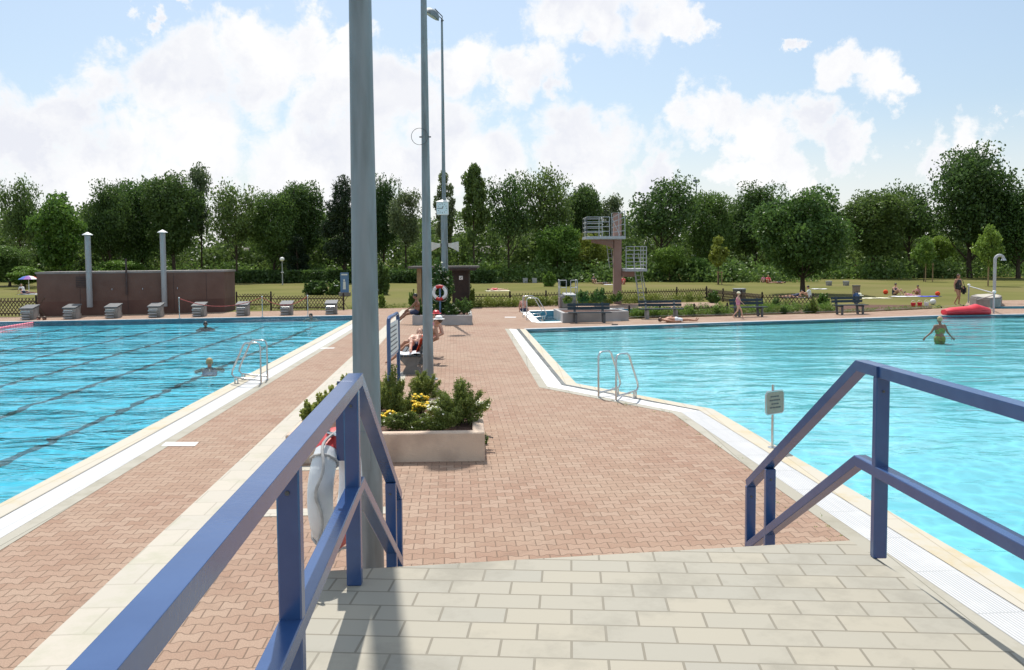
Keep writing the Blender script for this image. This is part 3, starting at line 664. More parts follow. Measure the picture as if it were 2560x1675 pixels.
for k in range(12):
    b = MB(); a = R(30 * k); q = (3 if k % 3 == 0 else 2)
    b.box((.245 * math.sin(a), -.188, .245 * math.cos(a)), (.03, .004, .05 if k % 3 else .07), 0, Matrix.Rotation(a, 4, 'Y')); b.build('hour_mark', M_DARKG, fc)
MB().bar((.03, -.193, 0), (-.24, -.193, 0), .004, .028, up=(0, 0, 1)).build('minute_hand', M_BLACK, fc)
MB().bar((0, -.196, -.02), (.14 * math.sin(R(22)), -.196, .14 * math.cos(R(22))), .032, .004, up=(0, 1, 0)).build('hour_hand', M_BLACK, fc)
MB().bar((0, .18, 0), (P3m.x - ck.location.x, .42, 0), .08, .08).build('arm', M_GALV, ck)
for sx_, lab in ((-1, 'cream horn loudspeaker pointing towards the lap pool from the far mast'), (1, 'cream horn loudspeaker pointing towards the diving tower from the far mast')):
    sp_ = thing('horn_loudspeaker', lab, 'loudspeaker', (P3m.x, P3m.y, at(1111, 612, 38.4).z), 0, 'horn loudspeakers on the mast')
    h = MB(); T = Matrix.Rotation(R(-90 * sx_) if False else 0, 4, 'Z')
    xs = [.18, .28, .40, .52, .64]; ws = [.09, .11, .15, .20, .25]
    for i in range(4):
        x0, x1, w0, w1 = xs[i] * sx_, xs[i + 1] * sx_, ws[i], ws[i + 1]
        d0, d1 = -.06 * i / 4 * 1.0, -.06 * (i + 1) / 4
        h.add([(x0, -w0, -w0 + d0), (x0, w0, -w0 + d0), (x0, w0, w0 * .8 + d0), (x0, -w0, w0 * .8 + d0), (x1, -w1, -w1 + d1), (x1, w1, -w1 + d1), (x1, w1, w1 * .8 + d1), (x1, -w1, w1 * .8 + d1)],
              [(0, 1, 5, 4), (1, 2, 6, 5), (2, 3, 7, 6), (3, 0, 4, 7)] + ([(0, 3, 2, 1)] if i == 0 else []) + ([(4, 5, 6, 7)] if i == 3 else []))
    h.build('horn', mat('cream_plastic', (.62, .57, .50), (.56, .51, .45), 5, .5), sp_)
    MB().bar((.10 * sx_, 0, 0), (.2 * sx_, 0, 0), .06, .06).build('clamp', M_DARKG, sp_)

# ------------------------------------------------------------------ planters
def planter(label, pts, h, wall, m, soil=.86, group='raised flower planters'):
    c = sum(pts, Vector((0, 0, 0))) / len(pts); n = len(pts)
    root = thing('planter', label, 'planter', (c.x, c.y, 0), 0, group)
    P = [p - c for p in pts]; ins = []
    for i in range(n):
        a, b, d = P[i - 1], P[i], P[(i + 1) % n]
        u = (b - a).normalized(); v = (d - b).normalized(); nu = Vector((-u.y, u.x, 0)); nv = Vector((-v.y, v.x, 0))
        k = (nu + nv).normalized(); ins.append(b + k * wall / max(.3, k.dot(nu)))
    b = MB(); bv = .015
    for i in range(n):
        j = (i + 1) % n; q = [P[i], P[j], ins[j], ins[i]]
        rot = [(p.x, p.y, z) for z in (0, h - bv) for p in q]
        e = [lerp(P[i], ins[i], bv / wall), lerp(P[j], ins[j], bv / wall), lerp(ins[j], P[j], bv / wall), lerp(ins[i], P[i], bv / wall)]
        rot += [(p.x, p.y, h) for p in e]
        b.add(rot, [(0, 1, 5, 4), (2, 3, 7, 6), (4, 5, 9, 8), (6, 7, 11, 10), (8, 9, 10, 11)])
    b.build('wall', m, root)
    s = MB(); N_ = 1; s.add([(p.x, p.y, h * soil) for p in ins], [tuple(range(n))]); s.build('soil', M_EARTH, root)
    return root, c, ins
FLp, FRp, BRp, BLp = G(713.6, 1087.5, .41), G(1211.7, 1080.7, .41), G(1202.6, 994.5, .41), G(809, 996, .41)
for p in (FLp, FRp, BRp, BLp): p.z = 0
print('PLANTER', FLp, FRp, BRp, BLp)
planter('large peach planter with juniper bushes and yellow flowers behind the railing', [FLp, FRp, BRp, BLp], .41, .17, M_PLAST)
q1, q2, q3 = G(1031, 812.5), G(1181, 812), G(1178, 776, .41); q3.z = 0; q4 = q3 + (q1 - q2)
planter('grey planter of climbing roses at the foot of the far mast', [q1, q2, q3, q4], .41, .15, M_GREYR)
r1, r2, r3 = G(1407, 807), G(1572, 801.5), G(1553, 773, .43); r3.z = 0; r4 = G(1384, 771.5, .43); r4.z = 0
planter('grey planter with a clipped hedge behind a bench by the leisure pool', [r1, r2, r3, r4], .43, .15, M_GREYR)

# shrubs --------------------------------------------------------------
def shrub_mesh(seed, rx, ry, rz, n, leaf, m, spiky=0.0, stems=14, hollow=.35, aspect=.35, up=.3):
    rng = np.random.default_rng(seed); P = []
    sd_ = rng.normal(size=(stems, 3)); sd_[:, 2] = np.abs(sd_[:, 2]) + .35; sd_ /= np.linalg.norm(sd_, axis=1)[:, None]
    ln = rng.uniform(.75, 1.08, stems); per = n // stems; tips = []
    for k in range(stems):
        d = sd_[k] * np.array([rx, ry, rz]) * ln[k]; tips.append(d)
        t = rng.uniform(hollow, 1.0 + spiky * .25, per) ** .8
        w_ = (.34 * (1.05 - .75 * np.clip(t, 0, 1)) if spiky else .30) * np.array([rx, ry, rz * .7])[None, :].repeat(per, 0).T
        P.append(d[None, :] * t[:, None] + (rng.normal(size=(per, 3)).T * w_ * .55).T)
    P = np.concatenate(P); P = P[P[:, 2] > .0]
    return leaves(rng, P, leaf, 'foliage', m, up=up, aspect=aspect), tips
def shrub(name, label, cat, loc, dims, n, leaf, m, seed, spiky=0.0, stems=14, flowers=None, group=None, **k):
    root = thing(name, label, cat, loc, 0, group)
    me, tips = shrub_mesh(seed, *dims, n, leaf, m, spiky, stems, **k); link('foliage', me, root)
    b = MB()
    for t in tips: b.tube([(0, 0, 0), (t[0] * .25, t[1] * .25, t[2] * .45), tuple(t * .92)], [max(.012, leaf * .35), max(.008, leaf * .25), .004], 4)
    b.build('stems', M_BARK, root)
    if flowers:
        fm, cnt, fs = flowers; rng = random.Random(seed); f = MB()
        for i in range(cnt):
            t = rng.choice(tips); a = rng.uniform(0, 6.28); s_ = rng.uniform(.7, 1.02)
            c = Vector((t[0] * s_ + math.cos(a) * dims[0] * .22, t[1] * s_ + math.sin(a) * dims[1] * .22, abs(t[2]) * s_ + dims[2] * .12))
            u = Matrix.Rotation(rng.uniform(-.6, .6), 4, 'X') @ Matrix.Rotation(rng.uniform(-.6, .6), 4, 'Y')
            pr = [(fs * .3, 0), (fs * .95, fs * .12), (fs, fs * .3), (fs * .55, fs * .5), (.001, fs * .45)]
            f.lathe(pr, 6, c, u)
        f.build('flowers', fm, root)['kind'] = 'stuff'
    return root
def onP(x, y, z=.36): return G(x, y, z)
GJ = 'juniper and rosemary bushes in the near planter'
shrub('juniper_bush', 'biggest dark juniper bush at the corner of the near planter', 'bush', onP(1150, 1058), (.42, .36, .56), 13000, .021, L_ROSE, 1, 1.0, 44, group=GJ)
shrub('juniper_bush', 'rounded juniper bush at the rear edge of the near planter', 'bush', onP(1062, 1000), (.30, .26, .44), 9000, .020, L_ROSE, 2, 1.0, 36, group=GJ)
shrub('rosemary_bush', 'tall thin rosemary bush round the legs of the blue notice frame', 'bush', onP(992, 1040), (.24, .22, .66), 9500, .019, L_ROSE, 3, 1.0, 24, group=GJ)
shrub('juniper_bush', 'low creeping juniper spilling over the near planter wall', 'bush', onP(1015, 1076), (.52, .16, .26), 7500, .018, L_ROSE, 4, .6, 26, flowers=(M_WFL, 26, .018), group=GJ)
shrub('juniper_bush', 'low juniper beneath the biggest bush, spotted with white blossom', 'bush', onP(1105, 1076), (.34, .15, .24), 6000, .018, L_ROSE, 5, .6, 20, flowers=(M_WFL, 20, .018), group=GJ)
shrub('rosemary_bush', 'bushy rosemary hidden partly by the thick mast in the near planter', 'bush', onP(948, 1030), (.42, .3, .55), 6000, .02, L_ROSE, 6, 1.0, 24, group=GJ)
for i, (x, y, h, lab) in enumerate(((778, 1056, .30, 'lowest light-tipped box bush, nearest the peach planter corner'), (806, 1034, .32, 'light-tipped box bush second from the peach planter corner'), (836, 1014, .33, 'light-tipped box bush third from the peach planter corner'), (864, 998, .38, 'light-tipped box bush against the thick mast'))):
    shrub('box_bush', lab, 'bush', onP(x, y), (.19, .20, h), 2400, .026, L_ROSEY, 20 + i, .8, 18, group='light-tipped bushes along the peach planter', aspect=.55)
GF = 'flower clumps in the near planter'
for i, (x, y, lab) in enumerate(((1045, 1012, 'yellow marigold clump at the rear of the near planter'), (1052, 1032, 'yellow marigold clump at the middle of the near planter'), (968, 1058, 'yellow marigold clump beside the thick mast'))):
    shrub('marigold_clump', lab, 'flowers', onP(x, y), (.20, .17, .17), 900, .022, L_ROSE, 30 + i, 0, 16, flowers=(M_YEL, 80, .030), group=GF, aspect=.5)
for i, (x, y, lab) in enumerate(((1100, 1022, 'cream flower clump behind the biggest juniper bush'), (1092, 1046, 'cream flower clump in front of the biggest juniper bush'), (1196, 1030, 'cream flower clump on the planter rim near its corner'))):
    shrub('alyssum_clump', lab, 'flowers', onP(x, y), (.19, .18, .20), 900, .020, L_ROSEY, 40 + i, 0, 16, flowers=(M_WFL, 130, .021), group=GF, aspect=.5)
wd = shrub('paving_weed', 'small green weed at the foot of the planter corner', 'weed', G(1216, 1110), (.05, .09, .16), 120, .016, L_BRIGHT, 50, .6, 8)

# rose planter
rb = at(1106, 780, 37.6); rb.z = .35
shrub('rose_bush', 'large climbing rose with pale blossoms at the foot of the far mast', 'bush', rb, (.58, .5, 2.25), 9000, .05, L_MID, 60, .6, 30, flowers=(M_WFL, 60, .05), hollow=.12, aspect=.6)
for i, (x, w_, h, lab, fl) in enumerate(((1160, .55, .75, 'broad low bush at the end of the rose planter', None), (1128, .4, .5, 'low bush between the rose and the blue post', (M_WFL, 12, .04)), (1072, .35, .45, 'small blossoming bush below the rose planter lifebuoy', (M_WFL, 16, .05)), (1048, .3, .6, 'narrow leafy bush at the mast end of the rose planter', None))):
    p = at(x, 790, q1.y + .7 + .2 * (i % 2)); p.z = .34
    shrub('planter_bush', lab, 'bush', p, (w_, .35, h), 1800, .04, L_MID, 70 + i, .5, 16, flowers=fl, aspect=.6, group='low bushes in the rose planter')
# hedge planter
for i, (x, w_, h, lab, m) in enumerate(((1456, .55, .72, 'clipped dark hedge block at the ladder side of the bench planter', L_MID), (1497, .6, .80, 'clipped dark hedge block at the tower side of the bench planter', L_MID), (1420, .3, .42, 'yellowish small bush at the corner of the bench planter', L_YELL), (1544, .42, .62, 'loose yellow-green bush by the pink tower column', L_YELL))):
    p = at(x, 790, 44.5 + (i % 2) * 1.2); p.z = .36
    shrub('hedge_bush', lab, 'bush', p, (w_, .5, h), 2400, .04, m, 80 + i, .2, 20, aspect=.6, group='bushes in the bench planter')
# ------------------------------------------------------------------ pool ladders
def ladder(label, A, B, v, hgt=.93, dep=.62):
    c = (A + B) / 2; root = thing('pool_ladder', label, 'pool ladder', (c.x, c.y, 0), 0, 'stainless steel pool ladders'); v = v.normalized()
    for p in (A - c, B - c):
        p = Vector((p.x, p.y, 0)); prof = [(0, 0), (0, hgt * .9), (.03, hgt * .975), (.10, hgt), (dep * .50, hgt), (dep * .58, hgt * .95), (dep * .97, hgt * .34), (dep, hgt * .24), (dep * .92, hgt * .17), (dep * .5, hgt * .13), (.02, hgt * .10)]
        b = MB(); b.tube([p + v * x + Vector((0, 0, z)) for x, z in prof], .021, 10)
        b.tube([p + v * dep * .80 + Vector((0, 0, hgt * .15)), p + v * dep * .80 + Vector((0, 0, .0))], .019, 8)
        b.build('hoop_rail', M_STEEL, root, True)
        q = p + v * dep * .8; MB().lathe([(.045, .0), (.045, .012), (.025, .02)], 12, (p.x, p.y, 0)).build('foot_flange', M_STEEL, root, True); MB().lathe([(.045, .012), (.045, .026), (.025, .03)], 12, (q.x, q.y, 0)).build('foot_flange', M_STEEL, root, True)
    for k in range(2):
        z = -.12 - .14 * k; o_ = v * (dep * .9)
        a, b2 = A - c + o_, B - c + o_; MB().bar((a.x, a.y, z), (b2.x, b2.y, z), .09, .03).build('tread', M_STEEL, root)
    for p in (A - c, B - c):
        o_ = Vector((p.x, p.y, 0)) + v * dep * .9; MB().tube([o_ + Vector((0, 0, .13)), o_ + Vector((0, 0, -.4))], .02, 8).build('leg', M_STEEL, root, True)
    return root
dBC = (RC - RB).normalized(); vBC = Vector((-dBC.y, dBC.x, 0)); vBC = vBC if vBC.y > 0 else -vBC
A_ = G(1496.5, 993.5); ladder('steel ladder at the angled edge of the leisure pool', A_, A_ + dBC * .53, vBC, .93, .60)
A_ = G(652.6, 959.7); ladder('steel ladder at the edge of the lap pool', A_, A_ + LU * .60, LNv, .95, .66)
A_ = G(1317, 800); ladder('small far ladder at the corner of the diving pool', A_, A_ + Vector((-.15, 1.9, 0)), Vector((1, 0, 0)), 1.0, .9)

# ------------------------------------------------------------------ starting blocks
sbp = [71, 177, 281, 388, 497, 606, 716, 828]
proto = thing('starting_block', 'x', 'starting block', (0, 0, 0), 0, 'starting blocks at the end of the lap pool')
b = MB(); b.add([(-.27, -.10, 0), (.27, -.10, 0), (.27, .38, 0), (-.27, .38, 0), (-.27, -.22, .50), (.27, -.22, .50), (.27, .50, .62), (-.27, .50, .62)],
      [(0, 3, 2, 1), (4, 5, 6, 7), (0, 1, 5, 4), (1, 2, 6, 5), (2, 3, 7, 6), (3, 0, 4, 7)]); b.build('pedestal', M_CONC, proto)
b = MB(); b.add([(-.31, -.28, .50), (.31, -.28, .50), (.31, .54, .64), (-.31, .54, .64), (-.31, -.28, .56), (.31, -.28, .56), (.31, .54, .70), (-.31, .54, .70)],
      [(0, 3, 2, 1), (4, 5, 6, 7), (0, 1, 5, 4), (1, 2, 6, 5), (2, 3, 7, 6), (3, 0, 4, 7)]); b.build('top_plate', M_DARKG, proto)
for z in (.06, .2, .34): MB().box((-.08, -.215 - .02 * z / .34, z), (.40, .09, .05)).build('front_step', M_LGREY, proto)
b = MB(); b.tube([(-.2, -.2, .30), (-.2, -.36, .32), (-.2, -.36, .42), (.2, -.36, .42), (.2, -.36, .32), (.2, -.2, .30)], .016, 6); b.build('grab_bar', M_STEEL, proto, True)
b = MB(); b.box((.0, .50, .12), (.50, .22, .24), bev=.02); b.build('rear_step', M_CONC, proto)
SBL = ['starting block leftmost of the row, beside the lattice fence', 'starting block below the first vent pipe', 'starting block between the two vent pipes', 'starting block just left of the second vent pipe', 'starting block beside the first rope post', 'starting block at the corner of the brown building', 'starting block in front of the lattice fence between rope posts', 'starting block nearest the thick mast, at the end of the row']
for i, x in enumerate(sbp):
    p = G(x, 800.5 - .0185 * x); p.y += .05
    if i == 0: proto.location = p; proto.rotation_euler.z = R(6); proto['label'] = SBL[0]
    else: dup(proto, p, R(6), SBL[i])

# rope posts
pp = [G(446, 797), G(654, 793), G(768, 790)]
for q, lab in zip(pp, ('thin post holding the red rope in front of the brown building', 'thin post in the middle of the red rope', 'thin post at the end of the red rope near the thick mast')):
    q.y += .15; r = thing('rope_post', lab, 'post', q, 0, 'posts of the red rope')
    MB().tube([(0, 0, 0), (0, 0, 1.0)], .022, 8).build('pole', M_STEEL, r, True); MB().ell((0, 0, 1.0), .035).build('cap', M_WPAINT, r, True); MB().lathe([(.08, 0), (.08, .02), (.03, .04)], 12).build('foot', M_STEEL, r, True)
b = MB()
for a, c in ((pp[0], pp[1]), (pp[1], pp[2])):
    b.tube([a + (c - a) * t + Vector((0, 0, .97 - .75 * 4 * t * (1 - t) * .55)) for t in np.linspace(0, 1, 17)], .020, 6)
tag(b.build('barrier_rope', M_REDROPE, None, True), 'sagging red rope strung between thin posts behind the starting blocks', 'rope')
# pink lane float line
b = MB(); a_, c_ = G(-60, 826), G(103, 800)
for i in range(150):
    t = i / 150; p = lerp(a_, c_, t); b.ell((p.x, p.y, -.09 + .01 * math.sin(i)), (.075, .075, .07), 5)
fr = b.build('float_line', M_PINK, None, True); tag(fr, 'pink float line lying on the water at the far left of the lap pool', 'float line')

# ------------------------------------------------------------------ notices
# blue notice frame standing in the near planter
a_ = G(974.5, 1036, .36); c_ = G(996, 1004, .36); c_.x = a_.x - .01
root = thing('notice_frame', 'round-cornered blue notice frame with a white panel standing in the near planter', 'sign', a_)
v = c_ - a_; v.z = 0; Lw = v.length; v.normalize()
def fp(s, z): return v * s + Vector((0, 0, z))
top = 1.56
b = MB(); b.tube([fp(0, -.02), fp(0, top - .12), fp(.03, top - .03), fp(.12, top), fp(Lw - .12, top), fp(Lw - .03, top - .03), fp(Lw, top - .12), fp(Lw, -.02)], .032, 10); b.build('frame', M_BLUE, root, True)
nv = Vector((v.y, -v.x, 0)); pn = MB(); pn.bar(fp(.05, 1.19), fp(Lw - .05, 1.19), .02, .52); pan = pn.build('panel', M_WPAINT, root)
pb = MB(); pb.bar(fp(.03, .91), fp(Lw - .03, .91), .03, .035); pb.build('cross_bar', M_BLUE, root)
rr = random.Random(3)
t_ = MB()
for k in range(6):
    z = 1.38 - .075 * k; s0 = .14 + rr.uniform(0, .05)
    while s0 < Lw - .3:
        l = rr.uniform(.05, .16)
        for sd in (-1, 1): t_.bar(fp(s0, z) - nv * .0125 * sd, fp(s0 + l, z) - nv * .0125 * sd, .002, .022)
        s0 += l + .04
t_.build('lettering', M_DARKG, pan)
# small steel notice at the leisure pool
p = G(1931, 1121); root = thing('depth_notice', 'small brushed steel notice on a thin pole at the leisure pool edge', 'sign', (p.x, p.y, 0), R(30))
MB().tube([(0, 0, 0), (0, 0, .96)], .020, 10).build('pole', M_STEEL, root, True)
MB().lathe([(.07, .01), (.07, .022), (.025, .03)], 12).build('foot', M_STEEL, root, True)
zc = .70; w2, h2 = .185, .17
b = MB(); rc = .035
ring = [(-w2 + rc, -h2), (w2 - rc, -h2), (w2, -h2 + rc), (w2, h2 - rc), (w2 - rc, h2), (-w2 + rc, h2), (-w2, h2 - rc), (-w2, -h2 + rc), (-w2 + rc, -h2)]
b.tube([(x, -.035, zc + z) for x, z in ring], .011, 8, cap=False); b.build('rim', M_STEEL, root, True)
pl = MB().box((0, -.035, zc), (w2 * 2 - .01, .008, h2 * 2 - .01)).build('plate', mat('brushed_steel', (.36, .30, .23), (.30, .25, .20), 30, .55, .1), root)
t_ = MB()
for k, (z, wd_) in enumerate(((.09, .18), (.035, .22), (-.02, .14), (-.075, .2))):
    s0 = -wd_ / 2
    while s0 < wd_ / 2 - .02:
        l = rr.uniform(.02, .05); t_.box((s0 + l / 2, -.041, zc + z), (l, .003, .02)); s0 += l + .012
t_.build('lettering', M_DARKG, pl)
# shower by the wading pool
p = G(2485, 757); root = thing('shower_post', 'goose-neck pool shower post beside the red inflatable', 'shower', (p.x, p.y, 0))
hh = 2.75; s_ = MB(); s_.tube([(0, 0, 0), (0, 0, hh - .25)] + [(.25 - .25 * math.cos(a), 0, hh - .25 + .25 * math.sin(a)) for a in np.linspace(.2, math.pi * .9, 9)], .085, 12); s_.build('pipe', M_LGREY, root, True)
MB().lathe([(.09, 0), (.15, -.12)], 12, (.49, 0, hh - .18)).build('shower_head', M_STEEL, root, True)
pa, pb2 = G(2421, 757), G(2484, 784)
root = thing('access_rail', 'white handrail with ball caps beside the wading pool', 'railing', (pa.x, pa.y, 0)); d_ = pb2 - pa
for q in (Vector((0, 0, 0)), d_):
    MB().tube([q, q + Vector((0, 0, 1.0))], .04, 10).build('post', M_LGREY, root, True); MB().ell(q + Vector((0, 0, 1.04)), (.09, .09, .07)).build('ball_cap', M_WPAINT, root, True)
MB().tube([Vector((0, 0, .97)), d_ + Vector((0, 0, .97))], .03, 8).build('top_bar', M_LGREY, root, True)
MB().tube([d_ * .25 + Vector((0, 0, .25)), d_ * .95 + Vector((0, 0, .85))], .025, 8).build('brace', M_LGREY, root, True)
# low rounded wall of the wading pool
cpts = [G(x, y) for x, y in ((2424, 762), (2440, 766), (2475, 769), (2500, 767), (2505, 762), (2496, 757), (2470, 755), (2438, 757))]
c = sum(cpts, Vector()) / 8; b = MB(); b.prism([q - c for q in cpts], 0, .42); b.prism([(q - c) * .96 for q in cpts], .42, .50)
w_ = thing('wading_basin', 'low rounded pale basin at the foot of the shower', 'basin', c); b.build('rim_wall', M_COPE, w_); MB().prism([(q - c) * .8 for q in cpts], .50, .505).build('basin_top', M_STRIP, w_)

# ------------------------------------------------------------------ benches
def make_bench(name, label, conc=False, L=1.85):
    t = thing(name, label, 'bench', (0, 0, 0), 0, 'dark slatted benches by the leisure pool')
    for x in (-L * .33, L * .33):
        b = MB()
        if conc: b.box((x, 0, .2), (.13, .42, .40), bev=.015); b.bar((x, .20, .3), (x, .34, .84), .08, .06, up=(0, 1, 0))
        else: b.bar((x, -.20, 0), (x, -.20, .42), .09, .08, up=(0, 1, 0)); b.bar((x, .20, 0), (x, .36, .85), .10, .08, up=(0, 1, 0)); b.bar((x, -.24, .40), (x, .26, .40), .08, .07)
        b.build('leg', M_CONC if conc else M_DARKG, t)
    for k in range(4): MB().box((0, -.20 + .12 * k, .455), (L, .10, .035), bev=.008).build('seat_slat', M_BENCH, t)
    for k in range(2):
        y, z = .30 + .04 * k, .62 + .15 * k
        MB().box((0, y - .035, z), (L, .035, .12), bev=.008).build('back_slat', M_BENCH, t)
    return t
bA = make_bench('park_bench', 'dark slatted bench standing against the hedge planter'); bA.location = G(1474, 807); bA.rotation_euler.z = R(3)
bB = make_bench('park_bench', 'dark slatted bench on concrete feet above the man lying at the pool edge', True, 2.0); bB.location = G(1653, 797); bB.rotation_euler.z = R(3)
p = G(1872, 792); dup(bA, p, R(10), 'dark slatted bench behind the walking girl', 'dark slatted benches by the leisure pool', (.92, 1, 1))
p = G(2125, 786); dup(bA, p, R(12), 'dark slatted bench with a bag on it between the seated sunbathers and the walking girl', 'dark slatted benches by the leisure pool', (.90, 1, 1))
# the concrete bench of the sunbathers beside the plain mast
p = G(1030, 936); SB = thing('concrete_bench', 'long concrete-ended bench under the sunbathers beside the plain mast', 'bench', (p.x, p.y, 0), R(3))
for y in (0.06, 2.1, 4.1):
    e = MB(); pf = [(-.22, 0), (.22, 0), (.21, .06), (.13, .20), (.24, .42), (.33, .80), (.27, .82), (.18, .45), (-.28, .44), (-.30, .38), (-.14, .20), (-.21, .06)]
    n = len(pf); vs = [(x, y - .07, z) for x, z in pf] + [(x, y + .07, z) for x, z in pf]
    e.add(vs, [tuple(range(n)), tuple(range(n, 2 * n))[::-1]] + [(i, (i + 1) % n, n + (i + 1) % n, n + i) for i in range(n)]); e.build('end_support', M_DCONC, SB)
for k in range(5): MB().box((-.26 + .11 * k, 2.08, .46), (.09, 4.3, .035), bev=.008).build('seat_slat', M_BENCH, SB)
for k in range(3): MB().box((.235 + .025 * k, 2.08, .55 + .11 * k), (.03, 4.3, .085), bev=.008).build('back_slat', M_BENCH, SB)

M_VENT = mat('vent_metal', (.36, .37, .38), (.28, .29, .30), 3, .5, .2, stretch=(2, 2, .3))
# ------------------------------------------------------------------ pump house
B0, B1, B2 = G(95, 791), G(562, 780), G(589, 776)
B2 = at(589, 776, B1.y + 1.9); B2.z = 0; B3 = B2 + (B0 - B1); ph = thing('pump_house', 'long low brown windowless building behind the starting blocks', 'building', (B0.x, B0.y, 0))
q = [p - B0 for p in (B0, B1, B2, B3)]; H_ = 2.25
MB().prism(q, 0, H_ - .62 - .9).build('lower_wall', M_BROWN, ph)
MB().prism(q, H_ - .62 - .9, H_ - .10).build('upper_wall', M_BROWN2, ph)
cc = sum(q, Vector()) / 4; MB().prism([cc + (p - cc) * 1.008 + (p - cc).normalized() * .03 for p in q], H_ - .10, H_).build('roof_edge', M_COPE, ph)
u = (B1 - B0).normalized(); Lb = (B1 - B0).length; nf = Vector((u.y, -u.x, 0))
def fw(t, z, o=0.0): return u * Lb * t + nf * o + Vector((0, 0, z))
for t in (.22, .47, .72, .9): MB().bar(fw(t, .1, .004), fw(t, H_ - .14, .004), .02, .012, up=(0, 1, 0)).build('panel_joint', M_DARKV, ph)
b = MB(); t0 = (189 - 95) / 467; b.bar(fw(t0, 1.72, .02), fw(t0 + .062, 1.72, .02), .04, .56)
vt = b.build('louvre', M_DARKV, ph)
b = MB()
for k in range(6): b.bar(fw(t0 + .003, 1.48 + .09 * k, .05), fw(t0 + .059, 1.48 + .09 * k, .05), .03, .02)
b.build('louvre_blade', M_BROWN2, vt)
MB().tube([fw((313 - 95) / 467, 1.02, .06), fw((313 - 95) / 467, 2.9, .06)], .05, 8).build('downpipe', M_DARKV, ph, True)
for t in ((187 - 95 + 90) / 467, (353 - 95) / 467, (441 - 95) / 467): MB().tube([fw(t, 1.35, 0), fw(t, 1.35, .12), fw(t, 1.28, .13)], .02, 6).build('tap', M_STEEL, ph, True)
for x, ty, by, lab in ((223, 583, 768, 'first tall vent pipe with conical cap, on the brown building near its lattice fence end'), (408, 577, 766, 'second tall vent pipe with conical cap, on the brown building nearer the masts')):
    t = (x - 95) / 467; base = B0 + u * Lb * t + nf * .26; zb, zt = at(x, by, base.y).z, at(x, ty, base.y).z
    r = thing('vent_pipe', lab, 'vent pipe', (base.x, base.y, zb), 0, 'vent pipes on the brown building'); hgt = zt - zb
    b = MB(); b.tube([(0, 0, 0), (0, 0, hgt - .12)], .14, 16)
    for z in (.9, 1.8, 2.7): b.tube([(0, 0, z), (0, 0, z + .04)], .148, 16)
    b.build('pipe', M_VENT, r, True); MB().lathe([(.26, hgt - .10), (.25, hgt - .07), (.02, hgt + .06)], 18).build('cap', M_WPAINT, r, False)
    MB().bar((0, .0, .5), (-nf.x * .26, -nf.y * .26, .5), .05, .03).build('wall_bracket', M_DARKG, r)

# ------------------------------------------------------------------ lattice fences
def fence(label, pts, h, step=.17, post=2.4, m=M_WOODF, name='lattice_fence'):
    root = thing(name, label, 'fence', (pts[0].x, pts[0].y, 0), 0, 'low wooden lattice fences'); lat = MB(); rail = MB(); O = Vector((pts[0].x, pts[0].y, 0))
    for a, c in zip(pts[:-1], pts[1:]):
        a = a - O; c = c - O; L_ = (c - a).length; uu = (c - a).normalized(); nn_ = Vector((-uu.y, uu.x, 0))
        for z in (h * .18, h * .80): rail.bar(a + Vector((0, 0, z)), c + Vector((0, 0, z)), .05, .05)
        run = h * .62; s = 0.0
        while s < L_ - run * .3:
            for sg in (1, -1):
                p0 = a + uu * (s if sg > 0 else s + run) + nn_ * .03 * sg + Vector((0, 0, .05)); p1 = a + uu * (s + run if sg > 0 else s) + nn_ * .03 * sg + Vector((0, 0, h))
                lat.bar(p0, p1, .025, .050, up=(0, 1, 0))
            s += step
        k = max(1, round(L_ / post))
        for i in range(k + 1):
            p = a + uu * L_ * i / k; MB().tube([p, p + Vector((0, 0, h + .10)), p + Vector((0, 0, h + .15))], [.05, .05, .01], 8).build('post', M_WOODD, root, True)
    lat.build('lattice', m, root); rail.build('rail', m, root); return root
fence('lattice fence at the left end of the brown building', [G(-60, 793), G(92, 791)], .95)
fence('lattice fence running from the brown building', [G(592, 768), G(678, 767)], .78)
fence('lattice fence behind the last starting blocks', [G(678, 776), G(859, 774.5)], .80)
f3 = fence('long lattice fence between lawn and diving pool', [G(1181, 767), G(1275, 766), G(1535, 757), G(1766, 749)], .74, .19)
fence('overgrown lattice fence returning towards the leisure pool', [G(1766, 749), G(1905, 768), G(2032, 772)], .70, .2)
fence('very low lattice fence along the flower border behind the benches', [G(1573, 793), G(1650, 790.5), G(1818, 785)], .42, .16, 2.0)

# ------------------------------------------------------------------ diving tower
p = G(1543, 759); TY = p.y; T_ = thing('diving_tower', 'pink concrete diving tower with two railed platforms and ladders', 'diving tower', (p.x, p.y, 0))
def tl(x, y, Y=TY): return at(x, y, Y) - Vector((p.x, p.y, 0))
ct = tl(1543, 533.5).z
MB().box((0, 0, ct / 2), (.45, .62, ct), bev=.02).build('column', M_PINKC, T_)
MB().box((0, 0, ct + .02), (.54, .66, .04)).build('column_cap', M_COPE, T_)
z1 = tl(1500, 596).z; xl, xr = tl(1457, 600).x, tl(1552, 600).x
MB().box(((xl + xr) / 2, -.9, z1), (xr - xl, 2.6, .16), bev=.01).build('platform_slab', M_LGREY, T_)
b = MB(); b.add([(tl(1478, 0).x, -.25, z1 - .09), (-.25, -.25, z1 - .09), (-.25, -.25, z1 - .62), (-.6, -.25, z1 - .42), (tl(1478, 0).x, -.25, z1 - .25)] + [(tl(1478, 0).x, .25, z1 - .09), (-.25, .25, z1 - .09), (-.25, .25, z1 - .62), (-.6, .25, z1 - .42), (tl(1478, 0).x, .25, z1 - .25)],
      [(0, 1, 2, 3, 4), (9, 8, 7, 6, 5), (0, 5, 6, 1), (1, 6, 7, 2), (2, 7, 8, 3), (3, 8, 9, 4), (4, 9, 5, 0)]); b.build('support_beam', M_PINKC, T_)
